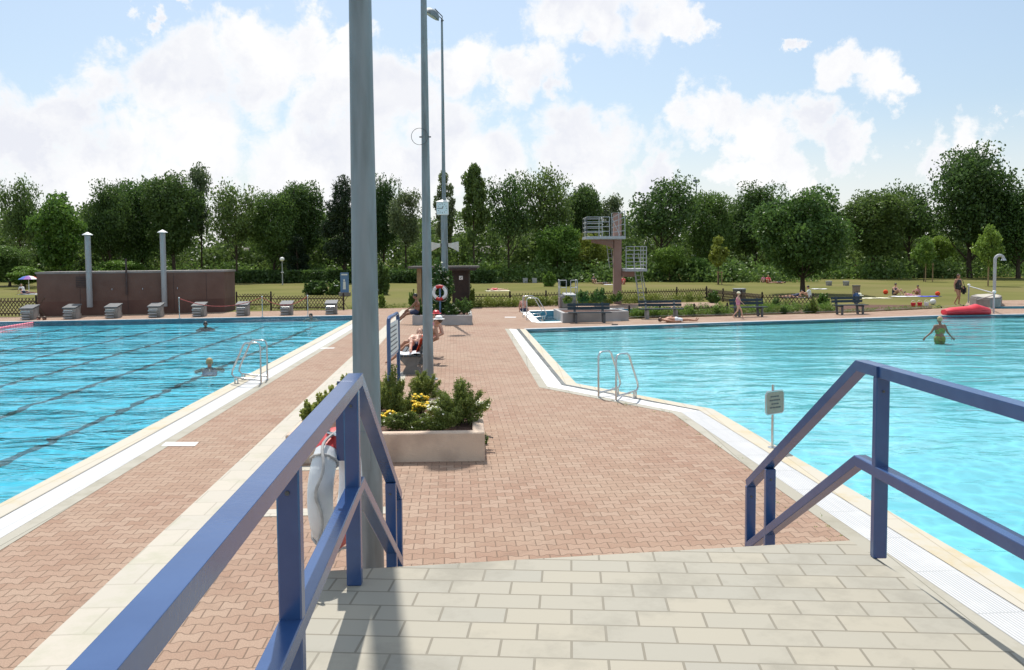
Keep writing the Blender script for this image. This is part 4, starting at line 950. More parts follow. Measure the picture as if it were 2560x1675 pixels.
def rails(name, posts, zb, hts, closed=False):
    b = MB()
    for q in posts: b.tube([(q[0], q[1], zb), (q[0], q[1], zb + hts[-1])], .024, 6)
    for h in hts:
        for a, c in zip(posts[:-1], posts[1:]): b.tube([(a[0], a[1], zb + h), (c[0], c[1], zb + h)], .022, 6)
    b.build(name, M_LGREY, T_, True)
zt = z1 + .08
rails('platform_railing', [(xl + .05, -2.15), (xl + .75, -2.15), (xl + 1.35, -2.15)], zt, (.28, .55, .82, 1.1))
rails('platform_railing', [(xl + .05, -2.15), (xl + .05, -.9), (xl + .05, .35)], zt, (.28, .55, .82, 1.1))
rails('platform_railing', [(xl + .05, .35), (xl + 1.2, .35)], zt, (.28, .55, .82, 1.1))
b = MB()
for h in (.28, .62, .98, 1.3): b.tube([(xl + 1.5, -2.1, zt + h * .8), (xr - .03, -2.1, zt + h * 1.12)], .022, 6)
for x in (xl + 1.5, xl + 1.9, xr - .03): b.tube([(x, -2.1, zt), (x - .02, -2.1, zt + 1.15 + .12 * (x - xl))], .024, 6)
b.tube([(xl + 1.45, -2.1, zt + 1.1), (xl + 1.95, -2.1, zt + .05)], .022, 6)
b.build('stair_rail', M_LGREY, T_, True)
z2 = tl(1580, 674).z; x2a, x2b = tl(1554, 670).x, tl(1606, 670).x
MB().box(((x2a + x2b) / 2, -.7, z2), (x2b - x2a, 2.2, .16), bev=.01).build('platform_slab', M_LGREY, T_)
MB().box(((x2a + tl(1586, 0).x) / 2, 0, z2 - .25), (tl(1586, 0).x - x2a, .4, .34)).build('support_beam', M_PINKC, T_)
rails('platform_railing', [(x2a + .03, -1.75), (x2a + .5, -1.75), (x2b - .04, -1.75), (x2b - .04, -.6), (x2b - .04, .4)], z2 + .08, (.2, .4, .62, .84, 1.06, 1.28))
def rungs(name, a, c, w_, n, ax=Vector((1, 0, 0))):
    a = Vector(a); c = Vector(c); b = MB()
    for s in (-1, 1): b.tube([a + ax * w_ * s, c + ax * w_ * s], .024, 6)
    for i in range(n): q = lerp(a, c, (i + .5) / n); b.tube([q - ax * w_, q + ax * w_], .018, 6)
    b.build(name, M_LGREY, T_, True)
rungs('ladder', (tl(1601, 0).x, -.9, .05), (tl(1588, 0).x, -.9, z2 + .05), .17, 8)
b = MB(); b.tube([(tl(1608, 0).x, -1.0, .95), (tl(1590, 0).x, -1.0, z2 + 1.0)], .022, 6); b.tube([(tl(1593, 0).x, -.8, .6), (tl(1578, 0).x, -.8, z2 + .9)], .022, 6); b.build('ladder_handrail', M_LGREY, T_, True)
rungs('ladder', (tl(1530, 0).x - .02, .05, z2 + .1), (tl(1520, 0).x, .05, z1 - .05), .16, 7, Vector((.8, .6, 0)))
# one-metre board on its block
p = G(1420, 770); S_ = thing('springboard_stand', 'short concrete springboard stand with two steel guard rails behind the bench planter', 'diving board', (p.x, p.y, 0))
MB().box((0, 0, .36), (.80, 1.0, .72), bev=.05).build('block', M_CONC, S_)
MB().box((-.46, -.1, .30), (.12, .5, .60), bev=.02).build('side_block', M_PINKC, S_)
MB().box((.03, -.5, .78), (.62, 2.6, .07), bev=.02).build('board', M_LGREY, S_)
for s in (-1, 1):
    b = MB(); x = s * .48
    for y in (-.5, .75): b.tube([(x, y, 0), (x, y, 1.58)], .024, 8)
    for z in (1.15, 1.55): b.tube([(x, -.5, z), (x, .75, z)], .022, 8)
    for z in (.75, 1.15, 1.55): b.tube([(x - .0, -.5, z), (x + .36 * s * -1, -.5, z)], .02, 8)
    b.tube([(x - .36 * s, -.5, .75), (x - .36 * s, -.5, 1.55)], .02, 8)
    b.build('guard_rail', M_LGREY, S_, True)

# ------------------------------------------------------------------ shelter behind the roses
p = G(1110, 767.5); yS = p.y; K = thing('pool_shelter', 'small dark wooden shelter with flat overhanging roof behind the climbing rose', 'shelter', (p.x, yS, 0))
def kx(x): return at(x, 700, yS).x - p.x
rz_ = at(1110, 668, yS).z
MB().box(((kx(1022) + kx(1196)) / 2, .8, rz_), (kx(1196) - kx(1022), 2.6, .12), bev=.01).build('roof', M_ROOFD, K)
MB().box(((kx(1126) + kx(1190)) / 2, .3, rz_ - .13), (kx(1190) - kx(1126), 1.8, .12)).build('roof_beam', M_WOODD, K)
MB().box(((kx(1130) + kx(1172)) / 2, .75, (rz_ - .08) / 2), (kx(1172) - kx(1130), 1.5, rz_ - .08)).build('cabin', M_WOODD, K)
MB().box((kx(1047), .3, (rz_ - .06) / 2), (.26, .26, rz_ - .06)).build('post', M_WOODL, K)
MB().box((kx(1080), 1.9, rz_ / 2), (1.6, .06, rz_ - .1)).build('back_wall', M_WOODD, K)
sg = MB().box((kx(1152.5), -.02, at(1152, 694.5, yS).z), (.21, .03, .22)).build('small_sign', M_WPAINT, K)
b = MB(); zc = at(1152, 694.5, yS).z; b.bar((kx(1152.5) - .05, -.038, zc - .05), (kx(1152.5) + .05, -.038, zc + .05), .004, .03); b.box((kx(1152.5), -.038, zc - .06), (.11, .004, .015)); b.build('sign_mark', M_DARKG, sg)

# litter bins and small items on the lawn
def bin_(name, label, x, y, w_, d_, h_, m, lid=M_DARKG, group=None):
    p = G(x, y); t = thing(name, label, 'bin', (p.x, p.y, 0), R(5), group)
    b = MB(); b.add([(-w_ * .44, -d_ * .44, 0), (w_ * .44, -d_ * .44, 0), (w_ * .44, d_ * .44, 0), (-w_ * .44, d_ * .44, 0), (-w_ / 2, -d_ / 2, h_), (w_ / 2, -d_ / 2, h_), (w_ / 2, d_ / 2, h_), (-w_ / 2, d_ / 2, h_)],
                    [(0, 3, 2, 1), (4, 5, 6, 7), (0, 1, 5, 4), (1, 2, 6, 5), (2, 3, 7, 6), (3, 0, 4, 7)]); b.build('body', m, t)
    MB().box((0, 0, h_ + .03), (w_ * 1.08, d_ * 1.08, .06), bev=.01).build('rim', lid, t); return t
bin_('litter_bin', 'dark square litter bin with pale rim on the lawn behind the walking girl', 1848, 752, .66, .5, .72, M_DARKG, M_LGREY)
G2_ = 'grey wire baskets on the far lawn'
bin_('lawn_basket', 'grey lawn basket nearer the round chestnut tree', 2072, 714, .42, .42, .36, M_CONC, M_LGREY, G2_)
bin_('lawn_basket', 'grey lawn basket farther from the round chestnut tree', 2115, 714, .42, .42, .36, M_CONC, M_LGREY, G2_)
bin_('lawn_basket', 'pale crate in the shade under the trees behind the lone green bush, nearer the shelter', 1313, 707, .5, .4, .45, M_LGREY, M_LGREY, 'pale crates in the tree shade')
bin_('lawn_basket', 'pale crate in the shade close to the lone green bush', 1336, 707, .5, .4, .45, M_LGREY, M_LGREY, 'pale crates in the tree shade')
bin_('storage_box', 'tan box standing behind the bench with the bag', 2140, 757, .34, .3, .98, mat('tan_board', (.26, .20, .14), (.22, .17, .12), 5, .8), M_DARKG)
p = G(2141, 784); bg = thing('blue_bag', 'blue bag standing on the bench with a pale straw hat next to it', 'bag', (p.x, p.y + .05, .47)); b = MB(); b.box((0, 0, .27), (.30, .22, .54), bev=.07); b.build('body', M_BLUE, bg, True); MB().torus((0, 0, .54), .08, .015, Matrix.Rotation(math.pi / 2, 4, 'X'), 16, 6).build('handle', M_BLACK, bg, True)
ht = thing('straw_hat', 'pale straw hat hung on the end of the bench with the bag', 'hat', (G(2154, 784).x, p.y + .25, .86)); MB().lathe([(.19, 0), (.19, .015), (.10, .02), (.09, .10), (.05, .13)], 16).build('brim', M_YELC, ht, True)
# info board
p = at(862, 735, G(862, 740).y); ib = thing('info_board', 'blue information board with a white figure on a pale base, beside the thick mast', 'sign', (p.x, p.y, 0))
MB().box((0, 0, .14), (.8, .5, .28)).build('base', M_COPE, ib); pn_ = MB().box((0, 0, 1.0), (.62, .09, 1.5), bev=.01).build('panel', M_BLUE2, ib)
b = MB(); b.ell((-.02, -.055, 1.18), (.07, .006, .08), 8); b.add([(-.12, -.052, .5), (.10, -.052, .5), (.08, -.052, 1.08), (-.10, -.052, 1.08)], [(0, 1, 2, 3)]); b.build('figure', M_WPAINT, pn_); MB().box((0, -.052, 1.6), (.46, .006, .10)).build('lettering', M_WPAINT, pn_)
# park lamp
p = G(706.5, 712); pl_ = thing('park_lamp', 'slender park lamp with a white globe in front of the trees', 'street lamp', (p.x, p.y, 0)); hz_ = at(706.5, 648, p.y).z
MB().tube([(0, 0, 0), (0, 0, hz_ - .2)], [.06, .04], 8).build('pole', M_LGREY, pl_, True); MB().ell((0, 0, hz_), (.26, .26, .22)).build('globe', M_WPAINT, pl_, True); MB().lathe([(.12, hz_ - 1.5), (.16, hz_ - 1.4), (.1, hz_ - 1.35)], 10).build('collar', M_LGREY, pl_, True)
# playground frame, tree supports
p = G(2155, 686); pg = thing('climbing_frame', 'red and brown playground frame under the trees at the far lawn', 'playground frame', (p.x, p.y, 0))
for x, m in ((-1.0, M_RED), (.1, M_WOODD), (.9, M_WOODD)): MB().bar((x, 0, 0), (x, 0, 2.4), .14, .14, up=(0, 1, 0)).build('post', m, pg)
MB().bar((-1.1, 0, 2.35), (.5, 0, 2.35), .10, .08).build('top_bar', M_WPAINT, pg); MB().bar((-1.0, -.08, 1.3), (1.0, -.08, 1.3), .08, .10).build('cross_bar', M_WPAINT, pg); MB().bar((-1.0, .08, 1.9), (.5, .08, 1.9), .06, .5).build('panel', M_WOODD, pg)
def tree_support(label, x, y, h, w_):
    p = G(x, y); t = thing('tree_support', label, 'tree stake', (p.x, p.y, 0), 0, 'wooden supports round young trees')
    for s in ((-1, -1), (1, -1), (0, 1)): MB().tube([(s[0] * w_, s[1] * w_, 0), (s[0] * w_, s[1] * w_, h)], .05, 8).build('stake', M_WOODL, t, True)
    MB().bar((-w_ - .1, -w_, h - .12), (w_ + .1, -w_, h - .12), .05, .08).build('cross_bar', M_WOODL, t); return p
tree_support('wooden tree support holding the young tree behind the seated sunbathers', 2318, 704, 1.9, .36)
tree_support('wooden tree support next to the shower post', 2474, 715, 2.25, .28)
tree_support('slim wooden support of the sapling before the dark trees', 1798, 711, 1.3, .20)
# houses beyond the trees
def house(label, x0, x1, yb, yt, Y, m, roof=M_ROOFD, nwin=5, name='brick_house'):
    a, c = at(x0, yb, Y), at(x1, yb, Y); top = at(x0, yt, Y).z; L_ = c.x - a.x
    h = thing(name, label, 'building', ((a.x + c.x) / 2, Y, 0)); MB().box((0, 3, top / 2), (L_, 6, top)).build('wall', m, h)
    MB().add([(-L_ / 2 - .4, -.6, top), (L_ / 2 + .4, -.6, top), (L_ / 2 + .4, 6.6, top), (-L_ / 2 - .4, 6.6, top), (-L_ / 2, 3, top + 1.1), (L_ / 2, 3, top + 1.1)], [(0, 1, 5, 4), (2, 3, 4, 5), (1, 2, 5), (3, 0, 4), (3, 2, 1, 0)]).build('roof', roof, h)
    for i in range(nwin):
        x = -L_ / 2 + L_ * (i + .5) / nwin; w_ = MB().box((x, -.03, top * .62), (1.5, .06, top * .34)).build('window', M_LGREY, h); MB().box((x, -.066, top * .62), (1.3, .02, top * .28)).build('pane', M_WIN, w_)
house('long red-brown house glimpsed through the trees behind the bush', 664, 842, 690, 641, 118, M_RBRICK, nwin=5)
house('short red-brown house glimpsed through the trees above the pump house', 572, 632, 690, 636, 122, M_RBRICK, nwin=2)
house('low grey-brown hall behind the trees right of the far mast', 1165, 1300, 690, 633, 124, M_GWALL, nwin=0, name='hall')
# ------------------------------------------------------------------ people
def remesh(b, vox, name, m):
    me = b.mesh('tmp', m); o = bpy.data.objects.new('tmp', me); C.objects.link(o)
    r = o.modifiers.new('r', 'REMESH'); r.mode = 'VOXEL'; r.voxel_size = vox
    s = o.modifiers.new('s', 'SMOOTH'); s.iterations = 3; s.factor = .5
    dg = bpy.context.evaluated_depsgraph_get(); out = bpy.data.meshes.new_from_object(o.evaluated_get(dg)); out.name = name
    bpy.data.objects.remove(o); out.polygons.foreach_set('use_smooth', [True] * len(out.polygons)); return out
def mirror(J):
    J = {k: Vector(v) for k, v in J.items()}
    for k in list(J):
        if k.endswith('L') and k[:-1] + 'R' not in J: J[k[:-1] + 'R'] = Vector((-J[k].x, J[k].y, J[k].z))
    return J
ST = dict(head=(0, .02, 1.58), neck=(0, 0, 1.44), chest=(0, .0, 1.27), waist=(0, .01, 1.06), pelvis=(0, 0, .93), shL=(-.17, 0, 1.38), elL=(-.22, -.02, 1.12), wrL=(-.22, .07, .88), hiL=(-.09, 0, .90), knL=(-.10, .02, .49), anL=(-.10, -.02, .08), toL=(-.11, .14, .03))
POSES = {
 'stand': ST,
 'stand_bag': {**ST, 'elR': (.24, -.04, 1.12), 'wrR': (.24, .02, .90), 'elL': (-.24, .0, 1.13), 'wrL': (-.17, .16, 1.0), 'knR': (.08, .10, .50), 'anR': (.10, -.12, .12), 'toR': (.11, .02, .02)},
 'walk': {**ST, 'knL': (-.09, .22, .53), 'anL': (-.10, .30, .10), 'toL': (-.10, .46, .06), 'knR': (.09, -.05, .49), 'anR': (.09, -.34, .16), 'toR': (.09, -.24, .02), 'elL': (-.20, -.12, 1.13), 'wrL': (-.20, -.05, .90), 'elR': (.20, .12, 1.13), 'wrR': (.20, .28, .98)},
 'sit_edge': dict(head=(0, .04, .70), neck=(0, .02, .55), chest=(0, .0, .38), waist=(0, -.03, .20), pelvis=(0, -.02, .10), shL=(-.16, .0, .49), elL=(-.22, -.08, .26), wrL=(-.20, -.06, .04), hiL=(-.09, .02, .09), knL=(-.10, .40, .12), anL=(-.10, .44, -.25), toL=(-.10, .56, -.30)),
 'sit_ground': dict(head=(0, .06, .72), neck=(0, .02, .58), chest=(0, -.02, .41), waist=(0, -.05, .23), pelvis=(0, -.03, .11), shL=(-.16, 0, .52), elL=(-.22, .16, .34), wrL=(-.12, .36, .34), hiL=(-.09, .03, .11), knL=(-.13, .42, .42), anL=(-.12, .68, .08), toL=(-.12, .82, .04)),
 'sit_lean': dict(head=(0, -.26, .70), neck=(0, -.22, .58), chest=(0, -.16, .42), waist=(0, -.07, .24), pelvis=(0, 0, .11), shL=(-.17, -.22, .52), elL=(-.22, -.34, .27), wrL=(-.22, -.40, .05), hiL=(-.09, .04, .11), knL=(-.12, .44, .22), anL=(-.11, .84, .07), toL=(-.12, .92, .18)),
 'lie': dict(head=(0, .76, .12), neck=(0, .61, .11), chest=(0, .44, .12), waist=(0, .22, .11), pelvis=(0, .08, .11), shL=(-.17, .54, .10), elL=(-.25, .30, .06), wrL=(-.22, .06, .06), hiL=(-.09, .04, .10), knL=(-.10, -.38, .12), anL=(-.11, -.78, .07), toL=(-.14, -.86, .18)),
 'bench_leg': dict(head=(0, -.40, .62), neck=(0, -.34, .50), chest=(0, -.26, .38), waist=(0, -.12, .22), pelvis=(0, 0, .12), shL=(-.17, -.34, .44), elL=(-.27, -.40, .22), wrL=(-.20, -.16, .10), hiL=(-.09, .04, .12), knL=(-.10, .40, .02), anL=(-.14, .72, -.28), toL=(-.16, .90, -.38), knR=(.12, .42, .10), anR=(.05, .74, -.20), toR=(.05, .86, -.28)),
 'bench_recline': dict(head=(0, -.62, .42), neck=(0, -.50, .34), chest=(0, -.34, .28), waist=(0, -.15, .18), pelvis=(0, 0, .12), shL=(-.17, -.44, .34), elL=(-.24, -.20, .28), wrL=(-.10, .02, .28), hiL=(-.09, .04, .12), knL=(-.12, .34, .42), anL=(-.12, .58, .06), toL=(-.12, .70, .04), knR=(.10, .40, .32), anR=(.09, .74, .08), toR=(.09, .84, .14)),
 'wade': {**ST, 'elL': (-.30, .02, 1.17), 'wrL': (-.46, .06, 1.02), 'elR': (.30, .02, 1.17), 'wrR': (.47, .05, 1.0)},
 'swim': dict(head=(0, .05, .10), neck=(0, -.01, -.02), chest=(0, -.12, -.12), waist=(0, -.35, -.20), pelvis=(0, -.5, -.22), shL=(-.18, -.06, -.06), elL=(-.34, .10, -.12), wrL=(-.24, .34, -.12), hiL=(-.09, -.52, -.22), knL=(-.12, -.9, -.25), anL=(-.12, -1.2, -.25), toL=(-.12, -1.3, -.25)),
}
def body(J, k, vox, fingers=True, fem=True):
    b = MB(); h = J['head']; up = (h - J['neck']).normalized()
    b.ell(h + up * .025, (.074, .088, .100), 12); b.ell(h + Vector((0, .045, -.035)), (.052, .052, .058), 8)
    b.cap(J['neck'] - up * .05, h - up * .03, .054, .048)
    sh = (J['shR'] - J['shL']).normalized()
    b.cap(J['chest'] - sh * .065, J['chest'] + sh * .065, .118, n=12); b.cap(J['neck'] - sh * .06 - up * .07, J['neck'] + sh * .06 - up * .07, .066)
    b.cap(J['chest'], J['waist'], .12, .112, 12); b.cap(J['waist'] - sh * .03, J['waist'] + sh * .03, .112, n=12)
    b.cap(J['waist'], J['pelvis'], .112, .125, 12); b.cap(J['pelvis'] - sh * .06, J['pelvis'] + sh * .06, .115, n=12)
    hands = MB()
    for s in 'LR':
        b.cap(J['sh' + s], J['neck'] - up * .05, .058, .05); b.cap(J['sh' + s], J['el' + s], .052, .038); b.cap(J['el' + s], J['wr' + s], .039, .025)
        b.cap(J['hi' + s], J['kn' + s], .086, .055, 10); b.cap(J['kn' + s], J['an' + s], .052, .034, 10)
        mid = lerp(J['kn' + s], J['an' + s], .3); b.ell(mid, .056)
        b.cap(J['an' + s], J['to' + s], .036, .026)
        d = (J['wr' + s] - J['el' + s]).normalized(); c = J['wr' + s] + d * .045; b.cap(J['wr' + s], c + d * .02, .026, .03)
        if fingers:
            sd = d.cross(Vector((0, 1, .2))).normalized(); pn = d.cross(sd).normalized()
            for i, ln in enumerate((.058, .075, .080, .072, .055)):
                a = c + d * (.03 if i else -.005) + sd * (-.030 + .019 * i if i else -.034)
                dd = d if i else (d * .7 - sd * .7).normalized()
                hands.tube([a, a + dd * ln * .5 + pn * .004, a + dd * ln + pn * (.016 + .004 * i)], [.0105, .009, .007], 6)
    b.v = [tuple(Vector(v) * k) for v in b.v]; hands.v = [tuple(Vector(v) * k) for v in hands.v]
    return b, hands
def person(label, loc, rz, pose, skin=0, hair=M_HBR, k=1.0, suit=None, shirt=None, legs=None, vox=.02, hat=None, tilt=None, long_hair=False, group=None, **ov):
    J = dict(POSES[pose]); J.update(ov); J = mirror(J)
    root = thing('person', label, 'person', loc, rz, group)
    if tilt: root.rotation_euler = (*tilt, rz)
    b, hands = body(J, k, vox); me = remesh(b, vox, 'body', SK[skin])
    bm = bmesh.new(); bm.from_mesh(me); hm = hands.mesh('h', SK[skin], True); bm.from_mesh(hm)
    h = J['head'] * k; up = (J['head'] - J['neck']).normalized(); bm.to_mesh(me); bm.free(); bd = link('body', me, root)
    MB().ell(h + Vector((0, .092, -.0)) * k, (.014 * k, .02 * k, .022 * k), 6).build('nose', SK[skin], root, True)
    for s in (-1, 1): MB().ell(h + Vector((s * .077, .0, .0)) * k, (.012 * k, .02 * k, .03 * k), 6).build('ear', SK[skin], root, True)
    for s in (-1, 1): MB().ell(h + Vector((s * .031, .080, .026)) * k, .010 * k, 6).build('eye', M_EYE, root, True)
    MB().ell(h + Vector((0, .088, -.045)) * k, (.024 * k, .008 * k, .007 * k), 6).build('mouth', M_MOUTH, root, True)
    hb = MB(); c = h + up * .045 * k - Vector((0, .018, 0)) * k; hb.ell(c, (.086 * k, .092 * k, .092 * k), 12)
    if long_hair: hb.cap(c - Vector((0, .04, 0)) * k, c - up * .20 * k - Vector((0, .07, 0)) * k, .07 * k, .04 * k)
    link('hair', remesh(hb, .016, 'hair', hair), root)
    sh = (J['shR'] - J['shL']).normalized()
    def cl(segs, name, m):
        g = MB()
        for a, c2, r1, r2, w_ in segs: g.cap((a - sh * w_) * k, (c2 - sh * w_) * k, r1 * k, r2 * k, 12); g.cap((a + sh * w_) * k, (c2 + sh * w_) * k, r1 * k, r2 * k, 12); g.cap((a - sh * w_) * k, (a + sh * w_) * k, r1 * k, r1 * k, 12)
        link(name, remesh(g, max(.014, vox * .8), name, m), root)
    if suit == 'bikini':
        suit = M_SWGRN; cl([(J['chest'] - up * .02, J['chest'] - up * .05, .125, .123, .055)], 'bikini_top', suit); cl([(J['pelvis'] + up * .02, J['pelvis'] - up * .05, .132, .130, .06)], 'bikini_bottom', suit); suit = None
    if suit: cl([(J['chest'] + up * .0, J['waist'], .126, .12, .055), (J['waist'], J['pelvis'], .12, .13, .04), (J['pelvis'], J['pelvis'] - (J['waist'] - J['pelvis']) * .1, .126, .12, .06)], 'swimsuit', suit)
    if shirt: cl([(J['chest'] + up * .05, J['waist'], .128, .126, .065), (J['waist'], J['pelvis'], .126, .135, .05), (J['shL'], lerp(J['shL'], J['elL'], .6), .062, .055, 0), (J['shR'], lerp(J['shR'], J['elR'], .6), .062, .055, 0)], 'shirt', shirt)
    if legs: cl([(J['pelvis'], J['pelvis'], .130, .130, .05), (J['hiL'], lerp(J['hiL'], J['knL'], .38), .098, .086, 0), (J['hiR'], lerp(J['hiR'], J['knR'], .38), .098, .086, 0)], 'shorts', legs)
    if hat: MB().lathe([(.15 * k, 0), (.15 * k, .012 * k), (.095 * k, .02 * k), (.09 * k, .07 * k), (.05 * k, .10 * k)], 16, h + up * .065 * k).build('cap', hat, root, True)
    return root
# leisure pool
p = G(2349, 856, -.10); person('woman with blond hair and green patterned bikini wading away in the leisure pool', (p.x, p.y, -.93), R(8), 'wade', 1, M_HBL, 1.0, vox=.016, suit='bikini')
p = G(1699, 806); person('man in white shorts lying on his back at the far edge of the leisure pool', (p.x - .05, p.y + .08, 0), R(93), 'lie', 0, M_HBR, 1.0, legs=M_WHITEC, elR=(.27, .34, .20), wrR=(.1, .3, .24))
p = G(1845, 796); person('young girl in pink swimsuit and sun hat walking along the deck', p, R(-96), 'walk', 2, M_HBL, .70, suit=M_SWPINK, hat=M_YELC)
p = G(1309, 779); person('bare-backed boy sitting at the edge of the diving pool', (p.x, p.y, .02), R(-20), 'sit_edge', 3, M_HBL, 1.0, legs=M_SWNAVY)
p = G(2394, 763); person('woman in black swimsuit with a dark shoulder bag standing on the lawn edge', p, R(200), 'stand_bag', 0, M_HBR, 1.02, suit=M_BLACK, long_hair=True)
bgp = thing('shoulder_bag', 'black shoulder bag hanging at the side of the standing woman', 'bag', (p.x + .33, p.y + .02, .62)); b = MB(); b.box((0, 0, .22), (.22, .34, .46), bev=.08); b.build('body', M_BLACK, bgp, True)
MB().tube([(0, -.1, .42), (-.12, -.08, .78), (-.16, 0, .80), (-.10, .10, .76), (0, .12, .42)], .015, 6).build('strap', M_BLACK, bgp, True)
# lap pool swimmers
for x, y, sk, hr, rz, lab in ((524, 921, 0, M_HBL, 20, 'blond swimmer heading up the lap pool beside the nearest lane line'), (514, 820, 1, M_HBK, 200, 'dark-haired swimmer in the middle of the lap pool'), (778, 797, 3, M_HBR, 180, 'red-brown head of a swimmer at the far wall near the thick mast'), (99, 805, 3, M_HBR, 170, 'left swimmer of the pair at the pink float line'), (112.5, 805, 1, M_HBR, 190, 'right swimmer of the pair at the pink float line')):
    p = G(x, y, -.1); person(lab, (p.x, p.y, -.06), R(rz), 'swim', sk, hr, 1.08, suit=M_SWNAVY, vox=.024)
# sunbathers on the concrete bench (facing the lap pool, -X)
bx0, by0 = SB.location.x, SB.location.y
person('sunbather reclining at the near end of the concrete bench with knees drawn up', (bx0 + .02, by0 + 1.05, .46), R(180), 'bench_recline', 2, M_HBR, 1.0, legs=M_SWNAVY, vox=.016)
person('tanned man in dark trunks leaning back on the concrete bench, legs outstretched', (bx0 + .02, by0 + 2.2, .46), R(95), 'bench_leg', 0, M_HBR, 1.08, legs=M_SWNAVY, vox=.016, hat=M_WPAINT)
person('pale sunbather at the far end of the concrete bench under a red cap', (bx0 + .05, by0 + 3.7, .46), R(100), 'bench_leg', 2, M_HBR, 1.0, suit=M_SWPINK, hat=M_RED, head=(0, -.22, .72), neck=(0, -.2, .58), chest=(0, -.15, .42))
p = G(1036, 810); person('dark-tanned person sitting on the corner of the rose planter', (q1.x + .12, q1.y + .35, .42), R(90), 'bench_leg', 1, M_HBK, 1.05, legs=M_SWNAVY, head=(0, .02, .74), neck=(0, -.02, .60), chest=(0, -.05, .42), waist=(0, -.05, .24), shL=(-.17, -.02, .52), elL=(-.20, .16, .32), wrL=(-.12, .36, .2))
def cloth(name, label, loc, dx, dy, m, rz=0, th=.03, amp=.02, cat='towel', seed=0, hang=None, group=None):
    nx, ny = 14, 14; b = MB(); vs = []
    for i in range(nx + 1):
        for j in range(ny + 1):
            x = (i / nx - .5) * dx; y = (j / ny - .5) * dy; z = th + amp * noise.noise(Vector((x * 3, y * 3, seed)))
            x += .03 * noise.noise(Vector((y * 4, seed, 1)))
            if hang and x > hang: z -= (x - hang) * 2.0; x = hang + (x - hang) * .25
            vs.append((x, y, z))
    b.add(vs, [(i * (ny + 1) + j, (i + 1) * (ny + 1) + j, (i + 1) * (ny + 1) + j + 1, i * (ny + 1) + j + 1) for i in range(nx) for j in range(ny)])
    o = b.build(name, m, None, True); o.location = loc; o.rotation_euler.z = rz; s = o.modifiers.new('thick', 'SOLIDIFY'); s.thickness = .012
    return tag(o, label, cat, group)
cloth('towel', 'white towel bunched at the near end of the concrete bench', (bx0 - .03, by0 + .30, .475), .66, .62, M_WHITEC, 0, .035, .05, seed=3)
cloth('towel', 'bright orange towel draped over the back of the concrete bench', (bx0 + .28, by0 + .62, .90), .16, .42, M_ORANGE, 0, 0, .03, seed=5)
o = cloth('towel', 'bright orange towel hanging in front of the bench backrest', (bx0 + .155, by0 + .40, .66), .40, .34, M_ORANGE, 0, 0, .04, seed=6); o.rotation_euler = (0, R(-72), 0); o['label'] = 'bright orange towel hanging down inside the bench backrest'
p = G(1537, 812.5); fl = thing('flip_flops', 'pair of dark flip-flops left on the far pool edge', 'flip-flops', p, R(80))
for s in (-1, 1): MB().prism([(s * .12 + .045 * math.cos(a) * (1.1 if math.sin(a) > 0 else .85), .13 * math.sin(a)) for a in np.linspace(0, 2 * math.pi, 13)[:-1]], .008, .03).build('sole', M_BLACK, fl); MB().tube([(s * .12 - .04, 0, .03), (s * .12, .06, .07), (s * .12 + .04, 0, .03)], .008, 5).build('strap', M_BLACK, fl, True) if False else None
# red inflatable
a_, c_ = G(2357, 787.5), G(2474, 786); L_ = (c_ - a_).length; inf = thing('inflatable_raft', 'long red inflatable raft lying on the deck by the shower', 'inflatable', (a_ + c_) / 2, math.atan2((c_ - a_).y, (c_ - a_).x))
prof = [(-L_ / 2, .05, .05), (-L_ / 2 + .05, .20, .16), (-L_ / 2 + .35, .26, .21), (-.6, .27, .22), (.1, .28, .25), (.45, .30, .31), (L_ / 2 - .55, .28, .28), (L_ / 2 - .12, .22, .20), (L_ / 2 - .01, .12, .10), (L_ / 2, .03, .04)]
b = MB(); vs = []; n = 14
for x, ry, rz2 in prof:
    for k in range(n): a = 2 * math.pi * k / n; vs.append((x, ry * 1.3 * math.cos(a), max(rz2 + rz2 * math.sin(a) * 1.0, 0.01)))
b.add(vs, [(i * n + k, i * n + (k + 1) % n, (i + 1) * n + (k + 1) % n, (i + 1) * n + k) for i in range(len(prof) - 1) for k in range(n)] + [tuple(range(n)), tuple((len(prof) - 1) * n + k for k in range(n))])
ib_ = b.build('tube', M_RED, inf, True); inf.scale = (1, 1, .82)
MB().tube([(x, -.30 - .06, .22 + .04 * math.sin(x * 3)) for x in np.linspace(-L_ / 2 + .3, L_ / 2 - .3, 14)], .014, 5).build('seam', mat('seam_dark_red', (.35, .01, .02), (.4, .02, .03), 6, .5), inf, True)
# lawn people
GP = 'sunbathers on the lawn'
def Pl(x, y): return G(x, y)
person('seated dark-haired person with knees up on the lawn beside an orange ball', Pl(2237, 738), R(200), 'sit_ground', 2, M_HBK, 1.0, suit=M_SWNAVY, group=GP, vox=.026)
person('child with dark hair sitting upright on the white towel', Pl(2295, 739), R(120), 'sit_ground', 0, M_HBK, .86, suit=M_SWPINK, group=GP, vox=.026)
person('child in pink lying propped on the white towel', Pl(2279, 741), R(100), 'lie', 3, M_HBR, .75, suit=M_SWPINK, group=GP, vox=.026, head=(0, .66, .36), neck=(0, .56, .27), chest=(0, .42, .18))
person('person in white shirt sitting under the round chestnut tree', Pl(2022, 745), R(70), 'sit_ground', 0, M_HBK, .98, shirt=M_WHITEC, group=GP, vox=.026)
person('person lying on a white blanket in the shade of the round chestnut tree', Pl(1980, 744), R(-85), 'lie', 0, M_HBK, 1.0, suit=M_SWNAVY, group=GP, vox=.026, head=(0, .66, .38), neck=(0, .56, .28), chest=(0, .42, .18))
person('person lying on the grass far behind the standing woman', Pl(2398, 692), R(88), 'lie', 3, M_HBR, 1.0, suit=M_SWNAVY, group=GP, vox=.026, knL=(-.1, -.3, .42), anL=(-.1, -.62, .07))
